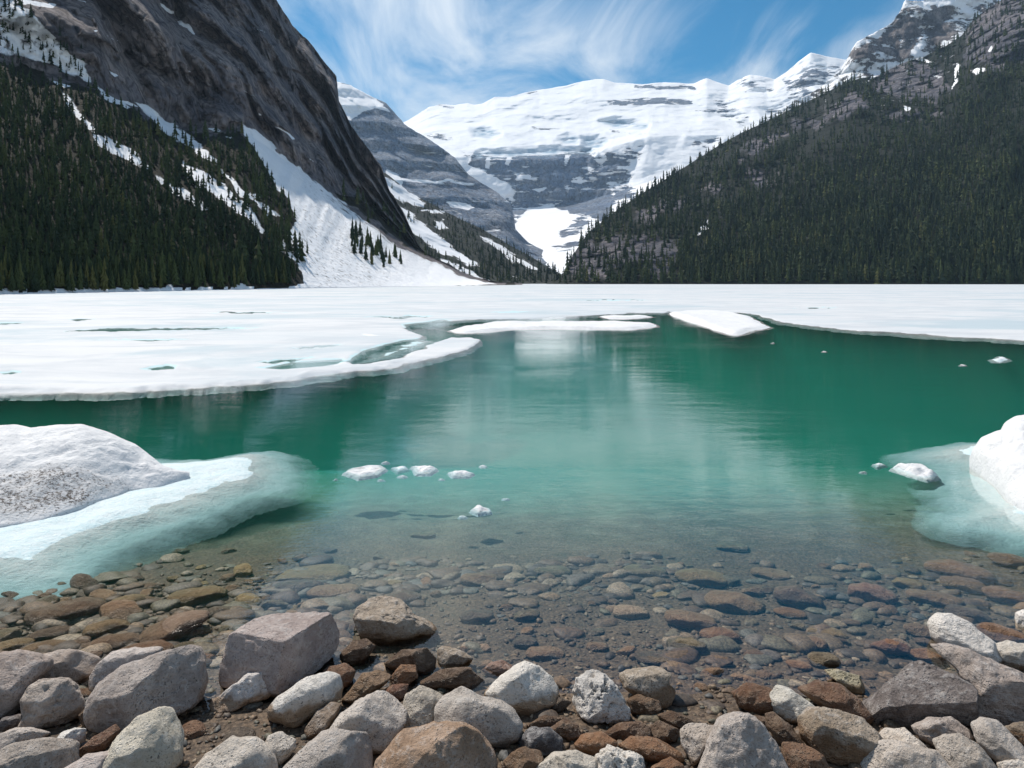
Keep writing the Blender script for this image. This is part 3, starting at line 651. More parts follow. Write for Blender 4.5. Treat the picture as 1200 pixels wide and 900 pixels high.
ic2 = m.math('ADD', ic, m.math('MULTIPLY', m.math('SUBTRACT', g1, .5), .5))
c_ = m.mix(m.step(ic2, .08, .72), c_, m.mix(m.step(g2, .35, .65), (0.60, 0.70, 0.71), (0.48, 0.64, 0.67)))
c_ = m.mix(m.step(ic2, .60, 1.4), c_, (0.30, 0.50, 0.53))
pit = m.math('MULTIPLY', m.step(m.noise(m.pos(.7, 1.3, 1), 15.0, 4.0, .65), .64, .72), m.step(ic2, .45, .7))
c_ = m.mix(m.math('MULTIPLY', pit, .65), c_, (0.10, 0.26, 0.30))
ice_s = m.bsdf(c_, .7, m.bump(m.math('ADD', m.math('MULTIPLY', g1, .8), m.math('ADD', m.math('MULTIPLY', g2, .35), m.math('MULTIPLY', m.math('MULTIPLY', g3, dt), -.3))), .8, .07), spec=.3)
thin = m.math('MULTIPLY', m.step(ic2, 1.15, 1.95), .85)                      # thin rotten ice at the rim lets the lake show through
mat_snow = m.done(m.n('MixShader', {0: thin, 1: ice_s, 2: m.n('BsdfTransparent', {'Color': (.86, 1, .98)}).outputs[0]}).outputs[0])

# ---- main ice sheet
ICE_MAIN = [(-400, 463.5), (0, 463), (60, 461), (130, 458), (200, 455), (280, 451), (350, 445), (400, 440), (440, 435), (480, 428), (515, 421), (540, 412), (556, 404), (562, 398), (552, 395), (530, 396), (512, 401), (494, 409), (470, 417), (440, 421), (420, 424),
    (432, 413), (462, 404), (488, 398), (494, 393), (486, 388), (470, 385), (486, 381), (520, 378), (548, 375), (600, 373), (680, 371), (720, 368.5), (760, 366.5), (800, 365.5), (850, 366), (885, 369), (905, 376), (950, 382.5), (1000, 387), (1060, 391), (1130, 395.5), (1200, 399.5), (1700, 420),
    (1700, 331.6), (-400, 331.6)]
SLUSH = [[(400, 425), (424, 410), (470, 398), (492, 396), (490, 410), (460, 422), (430, 427)], [(300, 432), (340, 424), (400, 420), (420, 424), (380, 430), (330, 434)], [(468, 380), (520, 374), (540, 378), (500, 390), (484, 390)]]
cxs = np.linspace(-340, 1560, 620); cys = np.concatenate([np.linspace(470, 366, 200), 331 + (365.5 - 331) * np.geomspace(1, 0.045, 70)])
PX, PY = np.meshgrid(cxs, cys)
W_ = on_level(PX, PY)
Pm = on_level(np.array([p[0] for p in ICE_MAIN]), np.array([p[1] for p in ICE_MAIN]))[:, :2]
sd_px = sdist([(x, y * 3.2) for x, y in ICE_MAIN], PX, PY * 3.2) / 3.2     # in rows
mpr = W_[..., 1] ** 2 / (H * F)                                            # metres of depth per row
sdm = sd_px * mpr * 0.55 + fbm(np.stack([W_[..., 0] / 2.2, W_[..., 1] / 3.0, 0 * PX], -1), 5, 201, .6) * np.clip(W_[..., 1] * .032, .2, 1.5) + fbm(np.stack([W_[..., 0] / .5, W_[..., 1] / .7, 0 * PX], -1), 4, 211, .6) * np.clip(W_[..., 1] * .008, .05, .4)
ins = -sdm
nz_ = fbm(np.stack([W_[..., 0] / 3.5, W_[..., 1] / 5, 0 * PX], -1), 4, 203)
edge_w = np.clip(W_[..., 1] * .013, .18, 1.0)
z = np.where(ins > 0, -0.02 + 0.055 * sstep(0, 1, ins / edge_w) + 0.035 * nz_ * sstep(0, 3, ins), -0.02 - np.minimum(-ins * 2.5, .12))
rim = np.exp(-((ins - edge_w * 1.6) / (edge_w * 1.0)) ** 2) * np.clip(1 - (PX - 540) / 60, 0, 1) * sstep(418, 432, PY)
z = z + rim * (0.03 + 0.11 * np.clip(fbm(np.stack([W_[..., 0] / 1.6, W_[..., 1] / 1.6, 0 * PX], -1), 4, 207) + .12, 0, 1))
slu = pmask([[(x, y * 3.2) for x, y in p] for p in SLUSH], PX, PY * 3.2, 9)
PONDS = [[(60, 388), (130, 384.5), (240, 383.6), (330, 384.4), (240, 386.4), (140, 388.4)], [(100, 399), (180, 397.4), (240, 398), (170, 400)], [(640, 352), (720, 351), (800, 351.6), (720, 352.8)], [(420, 372), (480, 369.6), (520, 370.4), (470, 373.6)], [(-10, 438), (14, 434), (26, 435), (22, 438.5), (4, 440)], [(166, 434), (186, 428.5), (206, 428), (206, 433), (186, 435.5)], [(296, 425), (330, 421), (370, 419), (352, 423.5), (318, 427)], [(328, 410), (360, 406.5), (402, 403), (392, 406), (356, 409.5)], [(-20, 379), (10, 377.6), (32, 378.6), (10, 380.6)], [(76, 375), (96, 373.4), (118, 374.4), (98, 376)], [(560, 366), (600, 364.8), (640, 365.6), (600, 367)], [(230, 366.4), (290, 365.4), (350, 366.2), (290, 367.4)], [(900, 360.6), (960, 359.8), (1010, 360.4), (960, 361.4)]]
slu = np.maximum(slu, .95 * pmask([[(x, y * 3.2) for x, y in p] for p in PONDS], PX + 5 * fbm(np.stack([PX / 7, PY / 2.2, 0 * PX], -1), 3, 221), PY * 3.2 + 5 * fbm(np.stack([PX / 7, PY / 2.2, 0 * PX + 9], -1), 3, 222), 4))
slu = np.maximum(slu, np.clip(.62 - ins / edge_w * .5, 0, .7) * np.where(PX < 560, .75, .5))
z = z - 0.055 * sstep(.3, .9, slu) * (z > 0)
F_ = grid_faces(*PX.shape)
keepf = (z.ravel()[F_] > -0.135).any(1)
V_ = W_.copy(); V_[..., 2] = z
used = np.unique(F_[keepf]); rm = np.full(PX.size, -1); rm[used] = np.arange(len(used))
ice = mk('lake_ice', V_.reshape(-1, 3)[used], rm[F_[keepf]], mat_ice, attrs={'slush': slu.ravel()[used]})
tag(ice, 'white snow covered ice sheet over the far part of the lake', 'lake ice', kind='structure')

def local_floe(name, poly, zt, edge, mat_, label, cat, res=90, hump=None, slush=0.0, fr=0.6, na=0.10, parent=None, lump=0.3, slope=2.0, lvl=-.012, depth=.03, smin=0.0):
    Q = on_level(np.array([p[0] for p in poly], float), np.array([p[1] for p in poly], float))[:, :2]
    lo, hi = Q.min(0), Q.max(0); pad = edge * 2 + .15 * (hi - lo).max() * .4
    nx = res; ny = max(12, int(res * (hi[1] - lo[1] + 2 * pad) / (hi[0] - lo[0] + 2 * pad))); ny = min(ny, 260)
    X, Y = np.meshgrid(np.linspace(lo[0] - pad, hi[0] + pad, nx), np.linspace(lo[1] - pad, hi[1] + pad, ny))
    sd = sdist(Q, X, Y); q = np.stack([X / fr, Y / fr, 0 * X], -1)
    sd = sd + fbm(q, 5, 301, .6) * na
    i_ = -sd
    z_ = np.where(i_ > 0, lvl + zt * sstep(0, 1, i_ / edge) * (1 + lump * 2 * fbm(q * 1.7, 4, 305)), lvl + np.maximum(slope * i_, -depth))
    if hump: z_ = z_ + hump(X, Y) * sstep(0, edge, i_)
    sl_ = np.clip(slush + .8 - i_ / edge * 1.1, smin, 2.2) if slush >= 0 else 0 * X
    Ff = grid_faces(*X.shape); kf = (i_.ravel()[Ff] > -depth / slope).any(1)
    us = np.unique(Ff[kf]); r_ = np.full(X.size, -1); r_[us] = np.arange(len(us))
    c0 = Q.mean(0)
    V = np.stack([X, Y, z_], -1).reshape(-1, 3)[us]
    if parent is None:
        V = V - np.array([c0[0], c0[1], 0])
    o = mk(name, V, r_[Ff[kf]], mat_, parent, attrs={'slush': sl_.ravel()[us], 'dirt': 0 * sl_.ravel()[us]})
    if parent is None:
        o.location = (c0[0], c0[1], 0); tag(o, label, cat)
    return o

# ---- big floe, strip and little floes
local_floe('ice_floe', [(782, 367.5), (800, 364.5), (830, 363.5), (858, 366), (880, 371), (900, 380.5), (906, 384), (888, 387), (870, 392), (856, 392), (838, 388), (812, 378)], .10, .5, mat_snow, 'large white wedge shaped ice floe at the edge of the ice sheet', 'ice floe', 140, hump=lambda X, Y: .40 * np.exp(-((X - 8.6) / 3.2) ** 2 - ((Y - 47) / 9) ** 2) , na=.25, fr=2.0, slush=-1)
local_floe('ice_floe', [(524, 388), (540, 383), (572, 379), (620, 377.5), (690, 378), (740, 378), (768, 379.5), (771, 383), (740, 386), (690, 386), (640, 385.5), (600, 386), (572, 389), (540, 391)], .12, .5, mat_snow, 'long thin strip of white ice lying along the front of the ice sheet', 'ice floe', 240, na=.3, fr=2.0, slush=-1)
local_floe('ice_floe', [(702, 371), (750, 369.6), (768, 371.6), (740, 373.6), (708, 373.4)], .10, .5, mat_snow, 'small flat ice floe in the gap behind the strip of ice', 'ice floe', 80, na=.3, fr=2.0, slush=-1)
local_floe('ice_floe', [(402, 553), (414, 547), (432, 544), (446, 544), (454, 549), (440, 556), (420, 559)], .028, .10, mat_snow, 'largest of the little ice pieces floating in mid lake', 'ice floe', 70, na=.05, fr=.25, slush=.15, lump=.7)
local_floe('ice_floe', [(458, 547), (474, 545), (480, 549), (466, 552)], .02, .06, mat_snow, 'thin half sunk turquoise ice scrap between two white pieces', 'ice floe', 44, na=.04, fr=.2, slush=.6)
local_floe('ice_floe', [(482, 546), (500, 545), (511, 548), (504, 554), (488, 554)], .03, .08, mat_snow, 'small white ice piece in the middle of the mid lake row', 'ice floe', 50, na=.05, fr=.2, slush=.2, lump=.7)
local_floe('ice_floe', [(524, 552), (540, 550), (556, 553), (548, 557), (530, 557)], .025, .07, mat_snow, 'flat white ice piece at the right end of the mid lake row', 'ice floe', 50, na=.04, fr=.2, slush=.2)
local_floe('ice_floe', [(552, 596), (560, 591), (574, 594), (575, 598), (560, 600)], .025, .05, mat_snow, 'lone white ice lump nearest to the stony shore', 'ice floe', 40, na=.03, fr=.15, slush=.2, lump=.7)
local_floe('ice_floe', [(1160, 421), (1170, 417.5), (1182, 419), (1186, 422), (1174, 424), (1163, 424)], .09, .3, mat_snow, 'lone white floe far out on the open water at the right', 'ice floe', 50, na=.12, fr=.6, slush=.1, lump=.6)
local_floe('ice_floe', [(1043, 548), (1060, 545.5), (1082, 545), (1098, 552), (1100, 558), (1086, 561), (1066, 556)], .06, .09, mat_snow, 'white slab of ice just left of the ice shelf on the right', 'ice floe', 80, na=.05, fr=.3, slush=.05, lump=.6)
local_floe('ice_floe', [(1022, 543), (1030, 541), (1038, 544), (1028, 547)], .015, .05, mat_snow, 'tiny turquoise ice scrap beside the white slab on the right', 'ice floe', 36, na=.03, fr=.15, slush=.5)
local_floe('ice_floe', [(416, 392), (440, 391), (452, 394), (430, 396)], .05, .3, mat_snow, 'low ice scrap in the slushy bay behind the long ice tongue', 'ice floe', 40, na=.2, fr=.8, slush=.3)

local_floe('ice_floe', [(420, 424), (440, 412), (468, 403), (494, 397), (510, 400), (494, 409), (470, 417), (440, 423)], .06, .8, mat_snow, 'turquoise slush filling the bay behind the long ice tongue', 'slush', 120, na=.5, fr=1.2, slush=.75, smin=.7, lvl=-.04, lump=.5)
fg = np.random.default_rng(5)
for (fx, fy) in ((446, 561), (470, 557), (517, 560), (452, 541), (592, 583), (541, 604), (1012, 552), (1128, 428), (905, 402), (966, 412), (394, 560), (566, 545)):
    w_ = fg.uniform(3, 6); q_ = [(fx + w_ * math.cos(t_) * fg.uniform(.5, 1.1), fy + w_ * .22 * math.sin(t_) * fg.uniform(.5, 1.1)) for t_ in np.arange(6) * 1.047]
    o_ = local_floe('ice_fragment', q_, .012, .04, mat_snow, 'tiny ice fragment adrift on the open water', 'ice fragment', 22, na=.02, fr=.12, slush=.35, lump=.6, depth=.02)
    o_['group'] = 'tiny ice fragments adrift'
# ---- snow drifts stranded on their ice shelves
def drift(name, xs_rng, foot, belly, crest, crestY, shelf, label, dirt_poly, nx=150, seed=0, shelf_kw=None):
    x0, x1 = xs_rng; xs = np.linspace(x0, x1, nx)
    fy = np.interp(xs, *np.array(foot).T); cy0 = np.interp(xs, *np.array(crest).T)
    cyY = np.interp(xs, *np.array(crestY).T); fY = H * F / (fy - HY)
    cyY = np.maximum(cyY, fY + .12)
    rows = []
    n = 70
    zc = H - (cy0 - HY) / F * cyY
    for t_ in np.linspace(0, 1, n):
        Y = fY + (cyY - fY) * t_
        z_ = zc * (np.sin(t_ * math.pi / 2) ** belly)
        X = (xs - CX) / F * Y
        rows.append(np.stack([X, Y, z_], -1))
    top = rows[-1]
    depth_back = np.maximum(.5, (cyY - fY) * .8)
    for t_ in np.linspace(0, 1, 26)[1:]:
        Y = cyY + depth_back * t_
        X = (xs - CX) / F * cyY * (1 + .1 * t_)
        rows.append(np.stack([X, Y, zc * np.cos(t_ * math.pi / 2) - .15 * t_], -1))
    V = np.array(rows)
    fade = np.clip(zc / .25, 0, 1)[None, :]
    nn = fbm(V / .55, 5, seed) * .10 + fbm(V / .12, 4, seed + 3) * .030
    prof = np.concatenate([np.sin(np.linspace(0, 1, n) * math.pi) * .9 + .25, np.linspace(.25, .3, 25)])[:, None]
    V[..., 2] += nn * prof * (.3 + .7 * fade)
    V[0, :, 2] = -.12
    px = CX + V[..., 0] / V[..., 1] * F; py = HY + (H - V[..., 2]) / V[..., 1] * F
    dirt = pmask(dirt_poly, px, py, 16) * np.concatenate([np.ones(n), np.zeros(25)])[:, None] if dirt_poly else 0 * px
    root = empty(name, (float(V[..., 0].mean()), float(fY.mean()), 0)); tag(root, label, 'snow drift')
    off = np.array(root.location)
    mk('snow', V - off, grid_faces(*V.shape[:2]), mat_snow, root, attrs={'slush': 0 * px, 'dirt': dirt})
    kw = dict(zt=.125, smin=.50, edge=.75, res=330, slush=.62, na=.20, fr=.5, lump=.10, slope=.30, lvl=-.10, depth=.09); kw.update(shelf_kw or {})
    s_ = local_floe('ice_shelf', shelf, kw.pop('zt'), kw.pop('edge'), mat_snow, None, None, parent=root, **kw)
    me = s_.data; co_ = np.empty(len(me.vertices) * 3, np.float32); me.vertices.foreach_get('co', co_); me.vertices.foreach_set('co', (co_.reshape(-1, 3) - off).ravel()); me.update()
drift('snow_drift', (-190, 222), [(-190, 640), (0, 622), (50, 614), (100, 598), (150, 578), (190, 571), (222, 564)], .8,
    [(-190, 480), (-60, 500), (-10, 500), (10, 498), (30, 502), (60, 499), (96, 498), (120, 505), (132, 508), (158, 520), (172, 530), (192, 546), (212, 552), (222, 553.6)],
    [(-190, 8.6), (0, 8.5), (100, 8.6), (160, 8.6), (190, 8.35), (222, 8.3)],
    [(-260, 700), (0, 684), (50, 680), (84, 668), (100, 656), (120, 642), (140, 632), (168, 622), (200, 612), (240, 598), (290, 578), (330, 566), (343, 556), (347, 540), (338, 526), (318, 521), (280, 524), (240, 530), (190, 531), (120, 524), (-260, 524)],
    'dirt speckled snow drift stranded on a turquoise ice shelf at the left', [[(-20, 548), (60, 540), (120, 548), (160, 566), (140, 582), (90, 600), (40, 612), (-20, 616)], [(96, 556), (140, 560), (152, 576), (116, 584)]], seed=401)
drift('snow_drift', (1136, 1420), [(1136, 548), (1150, 558), (1165, 570), (1180, 588), (1200, 602), (1420, 640)], .75,
    [(1136, 537), (1140, 526), (1150, 512), (1164, 506), (1176, 503), (1184, 493), (1196, 488), (1220, 484), (1420, 470)],
    [(1136, 8.9), (1160, 8.9), (1200, 9.0), (1420, 9.4)],
    [(1060, 526), (1078, 520), (1100, 516), (1130, 512), (1420, 512), (1420, 664), (1240, 632), (1200, 626), (1160, 612), (1126, 606), (1108, 598), (1112, 586), (1118, 574), (1112, 562), (1104, 556), (1106, 546), (1098, 538), (1080, 534), (1066, 531)],
    'smooth clean snow drift on a pale ice shelf at the right', None, seed=431, shelf_kw=dict(slush=.55))
# ================================================================ ROCKS
m = NT('shore_rock')
oi = m.n('ObjectInfo'); tint = oi.outputs['Color']; wetz = oi.outputs['Alpha']; rnd = oi.outputs['Random']
gp = m.n('NewGeometry').outputs['Position']
off = m.n('VectorMath', {0: gp, 1: m.n('CombineXYZ', {0: m.math('MULTIPLY', rnd, 37.0), 1: m.math('MULTIPLY', rnd, 11.0), 2: 0.0}).outputs[0]}, operation='ADD').outputs[0]
def mp_(s, rot=(0, 0, 0)): return m.n('Mapping', {'Vector': off, 'Scale': s, 'Rotation': rot}).outputs[0]
big = m.noise(off, 5.0, 5.0, .6); mid = m.noise(off, 22.0, 6.0, .68); fin = m.noise(off, 95.0, 4.0, .75)
vor = m.n('TexVoronoi', {'Vector': off, 'Scale': 60.0}).outputs['Distance']
vein = m.noise(mp_((1.2, 1.2, 4.5), (.5, .6, 0)), 9.0, 5.0, .62, .8)
c_ = m.mix(m.step(big, .32, .68), m.mix(.28, tint, (0.03, 0.028, 0.027)), m.mix(.2, tint, (.65, .62, .58)))
c_ = m.mix(m.math('MULTIPLY', m.step(mid, .50, .66), .55), c_, m.mix(.55, tint, (.66, .64, .61)))
c_ = m.mix(m.math('MULTIPLY', m.step(mid, .45, .34), .55), c_, m.mix(.6, tint, (0.02, 0.02, 0.02)))
c_ = m.mix(m.math('MULTIPLY', m.step(vein, .58, .68), .30), c_, (.62, .59, .56))
var = m.step(m.noise(off, 3.2, 3.0, .5), .40, .62)
c_ = m.mix(m.math('MULTIPLY', m.math('MULTIPLY', m.step(fin, .46, .36), .85), m.remap(var, 0, 1, .25, 1.0)), c_, m.mix(.7, tint, (0.015, 0.014, 0.014)))
c_ = m.mix(m.math('MULTIPLY', m.step(m.noise(off, 48.0, 3.0, .6),   .63, .67), m.math('MULTIPLY', var, .75)), c_, (.025, .024, .024))
pz = m.n('SeparateXYZ', {0: gp}).outputs[2]
wl = m.math('SUBTRACT', wetz, m.math('ADD', pz, m.math('MULTIPLY', m.math('SUBTRACT', big, .5), .16)))
wet = m.step(wl, -.008, .022)
wc = m.mix(1.0, c_, (0.74, 0.58, 0.44), 'MULTIPLY')
wc = m.mix(.18, wc, m.mix(m.step(mid, .4, .6), (0.075, 0.040, 0.020), (0.13, 0.085, 0.045)))
c_ = m.mix(wet, c_, wc)
ht = m.math('ADD', m.math('MULTIPLY', mid, 1.0), m.math('ADD', m.math('MULTIPLY', fin, .35), m.math('ADD', m.math('MULTIPLY', vein, .5), m.math('MULTIPLY', m.math('MULTIPLY', m.step(vor, .34, .0), m.step(big, .42, .6)), -.55))))
mat_rock = m.done(m.bsdf(c_, m.remap(wet, 0, 1, .88, .38), m.bump(ht, 1.0, .032), spec=.35))

def ico(sub):
    b = bmesh.new(); bmesh.ops.create_icosphere(b, subdivisions=sub, radius=1.0)
    v = np.array([x.co[:] for x in b.verts]); f = np.array([[q.index for q in p.verts] for p in b.faces]); b.free()
    return v, f
ICO = {k: ico(k) for k in (2, 4, 5, 6)}

TINT = dict(grey=(.58, .49, .425), pale=(.70, .61, .52), white=(.82, .76, .68), mid=(.46, .375, .325), dark=(.17, .14, .13), black=(.075, .07, .072), brown=(.24, .17, .12), umber=(.17, .125, .095), orange=(.46, .29, .18), rust=(.26, .155, .105),
            red=(.32, .18, .13), green=(.19, .20, .15), yellow=(.42, .36, .20), tan=(.38, .29, .21), pink=(.38, .27, .22), slate=(.16, .165, .17))

def ground_px(x, y):
    z = 0.0
    for _ in range(30):
        Y = (H - z) * F / (y - HY); z = 0.6 * z + 0.4 * float(bed((x - CX) / F * Y, Y))
    return Y, z

def rock(name, outline, tint, label, sub=5, depth=1.0, cuts=3, rough=1.0, wet=0.16, box=2.3, seed=0, cat='rock', group=None, sink=0.0, pit=0.0, lie=False):
    """A stone with its own outline, thickness, broken faces and weathering; it rests on the gravel under its lowest edge."""
    O = np.array(outline, float); cx, cyy = (O.min(0) + O.max(0)) / 2; wpx, hpx = O.max(0) - O.min(0)
    yb = O[:, 1].max(); Yb, zb = ground_px(cx, yb)
    sc = Yb / F
    D = 0.52 * math.sqrt(wpx * hpx) * sc * depth
    Yc = Yb + D * .45
    sc = Yc / F
    c = at(cx, cyy, Yc)
    fwd = np.array([(cx - CX) / F, 1, -(cyy - HY) / F]); fwd /= np.linalg.norm(fwd)
    if lie: fwd = np.array([fwd[0], fwd[1], -.10]); fwd /= np.linalg.norm(fwd)
    rt = np.cross(fwd, [0, 0, 1]); rt /= np.linalg.norm(rt); up = np.cross(rt, fwd)
    k = np.linalg.norm([(cx - CX) / F, 1, (cyy - HY) / F])
    ang = np.linspace(-math.pi, math.pi, 241)
    # polar outline by ray casting
    rel = (O - [cx, cyy]) * [1, -1]; n = len(rel); R = np.full(ang.shape, np.nan)
    for i in range(n):
        a, b = rel[i], rel[(i + 1) % n]; e = b - a
        dx, dy = np.cos(ang), np.sin(ang)
        den = dx * e[1] - dy * e[0]; den = np.where(np.abs(den) < 1e-9, 1e-9, den)
        t_ = (a[0] * e[1] - a[1] * e[0]) / den; s_ = (a[0] * dy - a[1] * dx) / den
        ok = (t_ > 0) & (s_ >= 0) & (s_ <= 1); R = np.where(ok, np.fmax(R, t_), R)
    R = np.where(np.isnan(R), np.nanmean(R), R)
    R[0] = R[-1] = (R[0] + R[-1]) / 2
    kern = np.array([1, 2, 3, 2, 1.]); kern /= kern.sum(); R = np.convolve(np.concatenate([R[-3:-1], R, R[1:3]]), kern, 'valid')
    v, f = ICO[sub]
    th = np.arctan2(v[:, 1], v[:, 0]); s = v[:, 2]
    Rm = np.interp(th, ang, R) * sc
    if lie: D = .34 * wpx * sc; Rm = Rm * np.where(True, 1.0, 1.0)
    hyp = np.sqrt(np.maximum(v[:, 0] ** 2 + v[:, 1] ** 2, 1e-12))
    # superellipsoid cross-section
    q = (hyp ** box + np.abs(s) ** box) ** (-1 / box)
    L = np.stack([Rm * hyp * q * np.cos(th), Rm * hyp * q * np.sin(th), D * s * q], -1)
    if lie: L[:, 1] *= .72
    g = np.random.default_rng(1000 + seed); S = math.sqrt(wpx * hpx) * sc
    for j in range(cuts):
        if j == 0: nn = np.array([g.uniform(-.35, .35), g.uniform(.45, .8), g.uniform(-.85, -.5)])
        elif j == 1: nn = np.array([g.uniform(-.4, .4), g.uniform(-.5, -.05), g.uniform(-1, -.75)])
        elif j == 2: nn = np.array([g.choice([-1, 1]) * g.uniform(.3, .6), g.uniform(-.2, .4), g.uniform(-1, -.7)])
        else:
            nn = g.normal(size=3); nn[2] = -abs(nn[2]) - .75
        nn /= np.linalg.norm(nn); d = L @ nn; off_ = d.max() * g.uniform(.68, .92)
        ex = np.maximum(d - off_, 0); L = L - nn * (ex * .92)[:, None]
    N = L / np.maximum(np.linalg.norm(L, axis=1), 1e-9)[:, None]
    p = L / S + seed * 7.7
    dsp = fbm(p * 2.0, 4, seed) * .07 + ridged(p * 3.6, 4, seed + 9) * .026 + fbm(p * 11, 3, seed + 5) * .014
    if pit: dsp = dsp - pit * .05 * sstep(.15, .55, fbm(p * 8, 3, seed + 31))
    L = L + N * (dsp * S * rough)[:, None]
    Wv = L[:, :1] * rt + L[:, 1:2] * up + L[:, 2:] * fwd
    zmin = Wv[:, 2].min() + c[2]
    o = mk(name, Wv, f, mat_rock)
    o.location = c - np.array([0, 0, sink * hpx * sc])
    T_ = TINT[tint]; j_ = g.uniform(.88, 1.12)
    zg = zb + sink * 0
    o.color = (T_[0] * j_, T_[1] * j_ * g.uniform(.97, 1.03), T_[2] * j_ * g.uniform(.94, 1.04), max(0.0, zb + wet * hpx * sc) if wet < 5 else wet)
    return tag(o, label, cat, group)

